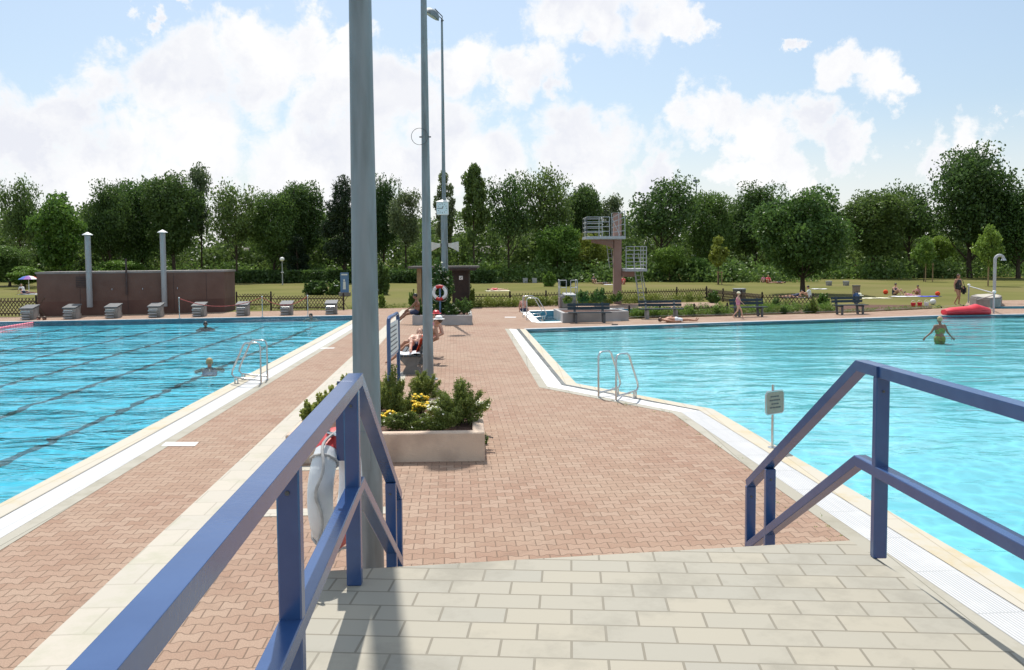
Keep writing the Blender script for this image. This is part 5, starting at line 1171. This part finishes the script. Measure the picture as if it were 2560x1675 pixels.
person('person in red and white sitting at the edge of the tree shade', Pl(1920, 708), R(180), 'sit_ground', 3, M_HBL, 1.0, shirt=M_RED, group=GP, vox=.026)
person('person in pink sitting at the edge of the tree shade beside the red shirt', Pl(1908, 706), R(150), 'sit_ground', 2, M_HBR, .9, shirt=M_SWPINK, group=GP, vox=.026)
person('person in black lying at the edge of the tree shade', Pl(1942, 709), R(-92), 'lie', 0, M_HBK, 1.0, suit=M_BLACK, group=GP, vox=.026)
person('sunbather lying on a pale towel behind the long lattice fence', Pl(1244, 727), R(90), 'lie', 2, M_HBR, 1.0, suit=M_RED, group=GP, vox=.026)
person('person in red sitting behind the diving tower column', Pl(1558, 711), R(160), 'sit_ground', 3, M_HBR, 1.0, shirt=M_RED, group=GP, vox=.026)
person('sunbather lying on the lawn left of the diving tower column', Pl(1506, 711), R(-90), 'lie', 1, M_HBK, 1.0, suit=M_BLACK, group=GP, vox=.026)
person('person in black sitting on the lawn left of the diving tower', Pl(1484, 708), R(190), 'sit_ground', 2, M_HBK, 1.0, shirt=M_BLACK, group=GP, vox=.026)
person('person lying on the grass beneath the rainbow parasol', Pl(70, 735), R(80), 'lie', 3, M_HBR, 1.0, suit=M_SWNAVY, group=GP, vox=.026, head=(0, .66, .38), neck=(0, .56, .28), chest=(0, .42, .18))
person('person sitting on a pale towel beneath the rainbow parasol', Pl(58, 734), R(-120), 'sit_lean', 2, M_HBR, 1.0, shirt=M_WHITEC, group=GP, vox=.026)
GT = 'towels on the lawn'
for x, y, dx, dy, m, lab in ((2188, 746, 1.9, .9, M_YELC, 'cream towel lying empty on the lawn nearest the bench with the bag'), (2268, 742, 2.2, 1.0, M_WHITEC, 'white towel under the children on the lawn'), (2322, 742, 1.4, .8, M_BLUEC, 'bright blue towel beside the white towel'),
                            (1976, 745, 1.5, 1.3, M_WHITEC, 'white blanket in the shade of the chestnut tree'), (2050, 723, 1.2, 1.0, M_WHITEC, 'white towel lying on the sunny lawn beyond the chestnut tree'), (1244, 727.5, 2.0, 1.1, M_YELC, 'pale towel under the lone sunbather behind the lattice fence'),
                            (1530, 712, 1.5, 1.0, M_WHITEC, 'white towel next to the tower column on the lawn'), (80, 736, 1.8, 1.2, M_WHITEC, 'pale towel under the rainbow parasol')):
    q = Pl(x, y); cloth('towel', lab, (q.x, q.y, 0), dx, dy, m, R(8), .03, .03, seed=x, group=GT)
def ball(label, x, y, r, m, m2=None):
    q = Pl(x, y); t = thing('beach_ball', label, 'ball', (q.x, q.y, r), R(30), 'balls and toys on the lawn'); MB().ell((0, 0, 0), r, 14).build('ball', m, t, True)
    MB().ell((0, 0, 0), (r * 1.01, r * 1.01, r * .25), 12).build('stripe', m2 or M_WPAINT, t, True)
ball('orange ball beside the seated dark-haired person', 2214, 736, .17, M_ORANGE, M_RED); ball('orange ball at the end of the blue towel', 2344, 740, .16, M_ORANGE, M_RED); ball('white ball with dark stripe near the deck', 2332, 762, .17, M_WPAINT, M_DARKG)
def pail(label, x, y, m):
    q = Pl(x, y); t = thing('toy_bucket', label, 'toy', (q.x, q.y, 0), 0, 'balls and toys on the lawn'); MB().lathe([(.09, 0), (.13, .24), (.11, .24)], 12).build('bucket', m, t, True); MB().torus((0, 0, .24), .12, .01, Matrix.Rotation(math.pi / 2, 4, 'X'), 12, 5, 0, math.pi).build('handle', M_WPAINT, t, True)
pail('red toy bucket farther from the white ball', 2283, 768, M_RED); pail('red toy bucket nearer to the white ball', 2299, 767, M_RED); pail('white toy bucket between the red buckets and the ball', 2316, 766, M_WPAINT)
# rainbow parasol
q = Pl(73, 735); zt = at(73, 689, q.y).z; ps = thing('parasol', 'rainbow-coloured parasol shading people beside the brown building', 'parasol', (q.x, q.y, 0)); MB().tube([(0, 0, 0), (0, 0, zt)], .03, 8).build('pole', M_WPAINT, ps, True)
cols = [(.75, .08, .05), (.85, .45, .04), (.8, .75, .1), (.08, .45, .12), (.1, .5, .6), (.08, .12, .5), (.3, .12, .4), (.7, .7, .7)]
for i in range(8):
    a0, a1 = 2 * math.pi * i / 8, 2 * math.pi * (i + 1) / 8; b = MB(); Rr = .78; vs = [(0, 0, zt)]
    for r_, z_ in ((.5 * Rr, zt - .07), (Rr, zt - .30)):
        for a in (a0, (a0 + a1) / 2, a1): vs.append((r_ * math.cos(a), r_ * math.sin(a), z_))
    b.add(vs, [(0, 1, 2), (0, 2, 3), (1, 4, 5, 2), (2, 5, 6, 3)]); b.build('canopy_panel', mat('canopy_%d' % i, cols[i], tuple(v * .9 for v in cols[i]), 5, .8), ps)
# ------------------------------------------------------------------ trees
def tree_mesh(seed, H, Rw, base, n, leaf, m, open_=.3, shape='round', nb=26, limbs=9, trunk_r=.2, lean=0, multi=1, asp=.62):
    """unit tree: height H, crown half-width Rw, crown starting at base"""
    rng = np.random.default_rng(seed); cz = (H + base) / 2; hz2 = (H - base) / 2; blobs = []
    for k in range(nb):
        for _ in range(30):
            u = rng.normal(size=3); u /= np.linalg.norm(u); r = rng.uniform(.35, 1.0) ** .6
            x, y, z = u * r
            t = z
            if shape == 'round': w_ = 1
            elif shape == 'upright': w_ = .62 + .38 * (1 - abs(t)) ; 
            elif shape == 'conic': w_ = .25 + .75 * (1 - (t + 1) / 2) ** .8
            elif shape == 'vase': w_ = .45 + .55 * (t + 1) / 2
            if rng.uniform() < .97: break
        br = rng.uniform(.17, .38) * (1.0 if shape != 'conic' else .8)
        blobs.append((x * Rw * w_ * .86, y * Rw * w_ * .86, cz + z * hz2 * .84, br * min(Rw, hz2) * (1.4 if shape == 'round' else 1.25)))
    P = []; tot = sum(b[3] ** 2 for b in blobs)
    for bx, by, bz, br in blobs:
        c = int(n * br * br / tot); d = rng.normal(size=(c, 3)); d /= np.linalg.norm(d, axis=1)[:, None]
        rad = br * (1 - open_ * rng.uniform(0, 1, c) ** 1.5) * (1 + .28 * np.sin(d[:, 0] * 5 + bx * 3) * np.cos(d[:, 1] * 6 + bz) + .09 * np.clip(rng.normal(size=c), -1.6, 1.6))
        pts = d * rad[:, None] * np.array([1, 1, .82]) + np.array([bx, by, bz]); P.append(pts)
    P = np.concatenate(P); P = P[P[:, 2] > base * .75]
    me = leaves(rng, P, leaf, 'crown', m, up=.5, aspect=asp)
    b = MB(); rr = random.Random(seed)
    for q in range(multi):
        ox = (q - (multi - 1) / 2) * .5 + (rr.uniform(-.1, .1)); topx = ox * 2.2 + lean
        tr = [(ox, 0, -.1), (ox + rr.uniform(-.1, .1), rr.uniform(-.1, .1), base * .6), (ox + (topx - ox) * .5 + rr.uniform(-.2, .2), rr.uniform(-.2, .2), base + (H - base) * .35), (topx, rr.uniform(-.3, .3), H * .88)]
        s_ = 1 / math.sqrt(multi); b.tube(tr, [trunk_r * 1.25 * s_, trunk_r * .9 * s_, trunk_r * .6 * s_, trunk_r * .12 * s_], 7)
    order = sorted(blobs, key=lambda t: -t[3])[:limbs]
    for bx, by, bz, br in order:
        z0 = max(base * .7, bz - (abs(bx) + abs(by)) * .9 - .6); f_ = min(1, z0 / H)
        o = Vector((lean * f_, 0, z0)); e = Vector((bx, by, bz)); mdl = lerp(o, e, .5) + Vector((0, 0, -.12 * (e - o).length))
        b.tube([o, mdl, e], [trunk_r * .38, trunk_r * .24, trunk_r * .08], 5)
        for j in range(3):
            d = Vector((rr.uniform(-1, 1), rr.uniform(-1, 1), rr.uniform(-.2, 1))).normalized() * br * .8; b.tube([lerp(mdl, e, .5), e + d], [trunk_r * .13, trunk_r * .03], 4)
    return me, b.mesh('trunk', M_BARK, True)
KIND = {   # all 12 m tall, then scaled
 'broad':   [tree_mesh(101, 12, 4.2, 2.0, 24000, .145, L_DARK, .35, 'round', 54, 12, .26), tree_mesh(102, 12, 4.0, 1.6, 24000, .145, L_MID, .35, 'round', 48, 12, .25), tree_mesh(103, 12, 4.0, 2.2, 23000, .145, L_DARK, .4, 'vase', 44, 12, .25)],
 'airy':    [tree_mesh(111, 12, 3.9, 3.6, 6500, .17, L_DARK, .6, 'round', 34, 22, .17), tree_mesh(112, 12, 3.4, 4.0, 5200, .17, L_GREY, .6, 'vase', 30, 20, .16)],
 'upright': [tree_mesh(121, 12, 2.2, 2.8, 8500, .18, L_DARK, .4, 'upright', 26, 10, .2, multi=2), tree_mesh(122, 12, 2.4, 3.2, 7000, .18, L_GREY, .45, 'upright', 24, 10, .19, lean=.5)],
 'conifer': [tree_mesh(131, 12, 3.0, 1.0, 13000, .16, L_CONI, .3, 'conic', 40, 8, .22, asp=.3)],
 'bright':  [tree_mesh(141, 12, 3.6, 1.6, 11000, .20, L_BRIGHT, .4, 'upright', 30, 10, .2), tree_mesh(142, 12, 4.6, 1.0, 12000, .22, L_BRIGHT, .35, 'round', 28, 8, .2)],
 'yellow':  [tree_mesh(151, 12, 5.0, .8, 12000, .24, L_YELL, .35, 'round', 26, 8, .2)],
 'sapling': [tree_mesh(161, 12, 2.6, 3.4, 2600, .30, L_YELL, .5, 'upright', 22, 10, .13), tree_mesh(162, 12, 3.4, 3.0, 2600, .30, L_BRIGHT, .5, 'upright', 22, 10, .13)],
}
BW = {'broad': (4.4, 4.2, 4.2), 'airy': (4.1, 3.7), 'upright': (2.7, 2.7), 'conifer': (3.0,), 'bright': (3.6, 4.8), 'yellow': (5.2,), 'sapling': (2.4, 3.0)}
WF = {'broad': 1.24, 'airy': 1.18, 'upright': 1.15, 'conifer': 1.1}
def tree(name, label, kind, v, x, ytop, hw, Y, rz=0, cat='tree', group=None):
    """x centre, top row and half width in the photograph, distance Y"""
    t = at(x, ytop, Y); base = Vector((t.x, Y, 0)); hw = hw * WF.get(kind, 1); sx = (at(x + hw, ytop, Y).x - t.x) / BW[kind][v]; sz = t.z / 11.95
    r = thing(name, label, cat, base, rz, group); cr, tr = KIND[kind][v]
    for nm, me in (('crown', cr), ('trunk', tr)): link(nm, me, r)
    r.scale = (sx, sx, sz); return r
GTR = 'trees behind the lawn'
TR = [
 ('airy', 0, 43, 432, 44, 96, 'airy dark tree at the left border of the photo'),
 ('bright', 0, 140, 456, 66, 92, 'bright green upright tree behind the rainbow parasol'),
 ('broad', 0, 268, 450, 52, 98, 'dark tree above the first vent pipe'),
 ('broad', 1, 350, 428, 62, 103, 'broad dark tree between the vent pipes'),
 ('broad', 2, 428, 423, 68, 99, 'broad dark tree above the second vent pipe'),
 ('airy', 1, 497, 407, 46, 104, 'tall airy tree standing out above the broad dark tree'),
 ('airy', 0, 586, 447, 54, 97, 'loose airy tree above the right end of the brown building'),
 ('broad', 1, 680, 462, 52, 100, 'mid green tree behind the park lamp'),
 ('broad', 2, 755, 445, 60, 103, 'mid green tree left of the dark conifer'),
 ('conifer', 0, 858, 416, 64, 95, 'very dark conifer half hidden by the thick mast'),
 ('broad', 0, 955, 437, 40, 104, 'dark tree just right of the thick mast'),
 ('airy', 1, 1012, 470, 46, 99, 'thin grey-green tree between the thick mast and the plain mast'),
 ('upright', 1, 1110, 428, 30, 100, 'narrow tree directly behind the clock'),
 ('upright', 0, 1183, 405, 38, 96, 'tall narrow dark tree right of the far mast'),
 ('airy', 0, 1270, 422, 54, 97, 'airy tree with visible trunk right of the tall narrow tree'),
 ('airy', 0, 1362, 404, 58, 99, 'tallest airy tree left of the diving tower'),
 ('broad', 2, 1460, 452, 48, 104, 'dark tree behind the top diving platform'),
 ('airy', 1, 1528, 482, 42, 107, 'small thin tree behind the diving tower column'),
 ('airy', 0, 1655, 430, 80, 98, 'wide airy tree on a straight trunk right of the diving tower'),
 ('broad', 1, 1776, 460, 54, 103, 'dense tree behind the staked sapling'),
 ('broad', 0, 1890, 455, 66, 106, 'dense dark tree left of the round chestnut tree'),
 ('broad', 2, 2186, 468, 78, 98, 'spreading dark tree right of the round chestnut tree'),
 ('airy', 0, 2275, 448, 58, 103, 'airy tree left of the tallest tree'),
 ('broad', 0, 2432, 358, 88, 97, 'tallest broad tree of the row'),
 ('broad', 1, 2552, 450, 70, 94, 'dark tree cut by the right border of the photo'),
]
rg = random.Random(5)
for k, v, x, yt, hw, Y, lab in TR: tree(('conifer' if k == 'conifer' else 'broadleaf_tree'), lab, k, v, x, yt, hw, Y, R(rg.uniform(0, 360)), group=GTR)
# round chestnut on the lawn
cp = G(2005, 735); me, trm = tree_mesh(171, 8, 3.5, 1.6, 34000, .13, L_MID, .3, 'round', 60, 14, .2)
r = thing('chestnut_tree', 'round leafy chestnut tree on a dark trunk in the open lawn', 'tree', (cp.x, cp.y, 0), 0); link('crown', me, r); link('trunk', trm, r)
tp = at(1998, 462, cp.y).z; wv_ = (at(2113, 600, cp.y).x - at(1998, 600, cp.y).x) / 3.75; r.scale = (wv_, wv_, tp / 8.2)
GS = 'young staked trees'
for x, yt, hw, yb, v, lab in ((1797, 590, 23, 711, 0, 'staked yellow-green sapling before the dark trees'), (2474, 560, 27, 715, 1, 'staked sapling next to the shower post'), (2312, 588, 22, 704, 1, 'staked sapling behind the sunbathers')):
    q = G(x, yb); tree('sapling', lab, 'sapling', v, x, yt, hw, q.y, R(40), group=GS)
# lower trees and bushes in front of the row
GB = 'bushes in front of the trees'
for k, v, x, yt, hw, yb, lab in (('bright', 1, 1392, 556, 58, 703, 'bright green low tree left of the diving tower'), ('yellow', 0, 1468, 582, 48, 702, 'yellow-green low tree touching the top diving platform'), ('bright', 1, 2352, 586, 42, 690, 'bright green low tree behind the standing woman'),
        ('conifer', 0, 742, 575, 34, 706, 'brownish conifer bush in front of the red-brown house'), ('bright', 1, 1675, 610, 40, 704, 'light bush under the wide airy tree'), ('bright', 1, 300, 648, 62, 712, 'light bush behind the brown building roof'), ('bright', 0, 60, 660, 44, 722, 'light scrub behind the rainbow parasol'),
        ('broad', 1, 20, 606, 46, 716, 'dense dark scrub at the left border'), ('bright', 1, 1240, 662, 24, 704, 'light bush in front of the grey-brown hall'), ('bright', 1, 1745, 640, 26, 704, 'small light bush left of the staked sapling')):
    q = G(x, yb); tree('low_tree', lab, k, v, x, yt, hw, q.y, R(rg.uniform(0, 360)), 'tree', GB)
def lawn_shrub(label, x, yb, yt, hw, m, seed, n=3000, leaf=.09, fl=None, spiky=.2):
    q = G(x, yb); top = at(x, yt, q.y).z; w_ = at(x + hw, yb, q.y).x - q.x
    return shrub('garden_bush', label, 'bush', q, (w_ * .95, w_ * .8, top * .92), n, leaf, m, seed, spiky, 26, flowers=fl, hollow=.2, aspect=.6, group='bushes on the lawn')
lawn_shrub('large dark bush left of the blue information board', 790, 737, 694, 36, L_DARK, 201, 5000); lawn_shrub('mid green bush touching the blue information board', 838, 737, 698, 24, L_MID, 202, 3500, fl=(M_WFL, 14, .12))
lawn_shrub('tall dark bush just right of the thick mast', 958, 737, 650, 24, L_DARK, 203, 5000); lawn_shrub('small bright upright shrub at the deck edge', 955, 770, 732, 11, L_BRIGHT, 204, 1800, .05)
lawn_shrub('slim light shrub beside the shelter post', 1030, 767, 722, 10, L_BRIGHT, 205, 1500, .05, spiky=.8); lawn_shrub('lone bright green bush on the lawn with its own shadow', 1372, 716, 677, 19, L_BRIGHT, 206, 3000)
lawn_shrub('low dark bush behind the springboard rails', 1414, 716, 694, 19, L_CONI, 207, 2500); lawn_shrub('russet-tipped bush at the shelter wall', 1180, 768, 706, 9, L_YELL, 208, 1800, .05)
lawn_shrub('overgrown shrub at the bend of the lattice fence', 1785, 757, 725, 20, L_MID, 209, 3000, .05); lawn_shrub('tall leafy clump over the returning lattice fence', 2060, 771, 730, 16, L_BRIGHT, 210, 2500, .05, spiky=.8)
# woodland filling behind the front trees: nobody can count it
rng = np.random.default_rng(9); P = []
for i in range(190):
    x = rng.uniform(-120, 2700); Y = rng.uniform(106, 150); top = rng.uniform(515, 570) if i % 2 else rng.uniform(560, 630)
    t = at(x, top, Y); c = 1300; rw = rng.uniform(2.4, 4.4); d = rng.normal(size=(c, 3)); d /= np.linalg.norm(d, axis=1)[:, None]
    hz = t.z / 2; P.append(d * np.array([rw, rw, hz]) * (1 + .08 * np.clip(rng.normal(size=(c, 1)), -2, 1.3)) + np.array([t.x, Y, hz]))
P = np.concatenate(P); P = P[P[:, 2] > .2]; tag(link('woodland', leaves(rng, P, .25, 'woodland', L_DARK, up=.4)), 'dense dark woodland closing the view behind the front trees', 'woodland', kind='stuff')
P = []
for i in range(330):                                        # undergrowth belt along the wood's edge
    x = rng.uniform(-150, 2700); q = G(x, 706 - 6 * (x > 2000) - (x > 2000) * (x - 2000) * .012); Y = q.y + rng.uniform(.5, 5); h_ = rng.uniform(.9, 2.6); t = at(x, 640, Y); rw = rng.uniform(.9, 2.2); c = 260
    d = rng.normal(size=(c, 3)); d /= np.linalg.norm(d, axis=1)[:, None]; P.append(d * np.array([rw, rw, h_]) * (1 + .15 * rng.normal(size=(c, 1))) + np.array([t.x, Y, 0]))
P = np.concatenate(P); P = P[P[:, 2] > 0]; tag(link('undergrowth', leaves(rng, P, .18, 'undergrowth', L_MID, up=.4)), 'belt of mixed undergrowth along the edge of the wood', 'undergrowth', kind='stuff')
P = []
for x in np.arange(560, 1240, 6):                             # clipped dark hedge line behind the lawn
    q = G(x, 708); h_ = at(x, 676, q.y).z; c = 130; P.append(rng.uniform(-1, 1, size=(c, 3)) * np.array([.45, .7, h_ / 2]) + np.array([q.x, q.y + .8, h_ / 2]))
P = np.concatenate(P); hg = link('clipped_hedge', leaves(rng, P, .16, 'clipped_hedge', L_DARK, up=.3)); tag(hg, 'long dark hedge at the back of the lawn left of the diving tower', 'hedge')
# mixed plants of the flower border
def scatter(name, label, polyrows, n, hmin, hmax, m, seed, leaf=.05, cat='border plants'):
    rng = np.random.default_rng(seed); P = []
    for _ in range(n):
        (xa, ya, xb, yb), t, s = polyrows[rng.integers(len(polyrows))], rng.uniform(), rng.uniform()
        q = G(xa + (xb - xa) * t, ya + (yb - ya) * t); h_ = rng.uniform(hmin, hmax); c = max(5, int(26 * h_ / .3)); lean = rng.normal(size=2) * .12
        z = rng.uniform(0, 1, c); P.append(np.stack([q.x + lean[0] * z + rng.normal(size=c) * min(.07, h_ * .6), q.y + rng.uniform(-.15, .15) + lean[1] * z + rng.normal(size=c) * min(.07, h_ * .6), z * h_ + .02], 1))
    P = np.concatenate(P); return tag(link(name, leaves(rng, P, leaf, name, m, up=-.2, aspect=.3)), label, cat, kind='stuff')
rows = [(1578, 794.5, 1650, 792.5), (1650, 792.5, 1900, 785), (1900, 785, 2090, 779), (1580, 790, 1820, 781), (1820, 781, 2080, 773), (1830, 774, 2070, 766), (1600, 787, 1810, 776)]
scatter('border_plants', 'mixed green herbs filling the border behind the benches', rows, 620, .15, .48, L_BRIGHT, 11, .045)
scatter('border_grasses', 'darker low leaves between the border herbs', rows, 420, .10, .34, L_ROSE, 12, .05)
scatter('fence_weeds', 'yellowish weeds growing along the long lattice fence', [(1185, 769, 1290, 767.5), (1290, 767, 1400, 764.5), (1440, 763, 1530, 760), (1560, 759.5, 1760, 752.5)], 420, .2, .62, L_YELL, 13, .05)
scatter('edge_weeds', 'sparse weeds along the deck edging by the toys', [(2100, 781, 2350, 770)], 120, .08, .2, L_BRIGHT, 14, .035)
scatter('fence_foot_weeds', 'short weeds at the foot of the fence by the starting blocks', [(600, 775, 860, 773), (870, 772, 1030, 769.5)], 150, .08, .28, L_YELL, 15, .04)
scatter('joint_weeds', 'tiny weeds in the paving joints along the pool coping', [(1690, 1043, 1850, 1168), (1850, 1168, 2130, 1362), (1790, 1150, 2080, 1370), (1350, 972, 1680, 1040)], 46, .02, .045, L_BRIGHT, 16, .012, 'weeds')
GBP = 'tall clumps in the flower border'
for x, yb, yt, hw, m, lab in ((2032, 783, 742, 12, L_YELL, 'reddish-green grass clump left of the bench with the bag'), (1960, 785, 765, 10, L_DARK, 'small dark round plant in the border'), (2018, 783, 766, 8, L_DARK, 'small dark plant beside the grass clump'), (1730, 790, 768, 14, L_BRIGHT, 'light leafy plant right of the concrete-footed bench'), (1790, 788, 765, 12, L_BRIGHT, 'light leafy plant left of the walking girl'), (1595, 795, 775, 12, L_BRIGHT, 'light leafy plant under the concrete-footed bench'), (1940, 772, 742, 14, L_MID, 'leafy plant against the returning fence')):
    q = G(x, yb); w_ = at(x + hw, yb, q.y).x - q.x; shrub('border_plant', lab, 'plant', q, (w_, w_, at(x, yt, q.y).z * .9), 1500, .035, m, int(x), .8, 20, group=GBP, hollow=.1, aspect=.4, flowers=(M_WFL, 10, .03) if x in (1730, 1790) else None)
# background mast
q = at(1740, 640, 112); fm = thing('sports_light', 'thin distant floodlight mast rising from the trees', 'light mast', (q.x, 112, 0)); ht_ = at(1740, 452, 112).z
MB().tube([(0, 0, 0), (0, 0, ht_)], [.12, .06], 8).build('pole', M_GALV, fm, True); MB().box((-.15, 0, ht_), (.6, .3, .3), bev=.03).build('lamp_head', M_GALV, fm)
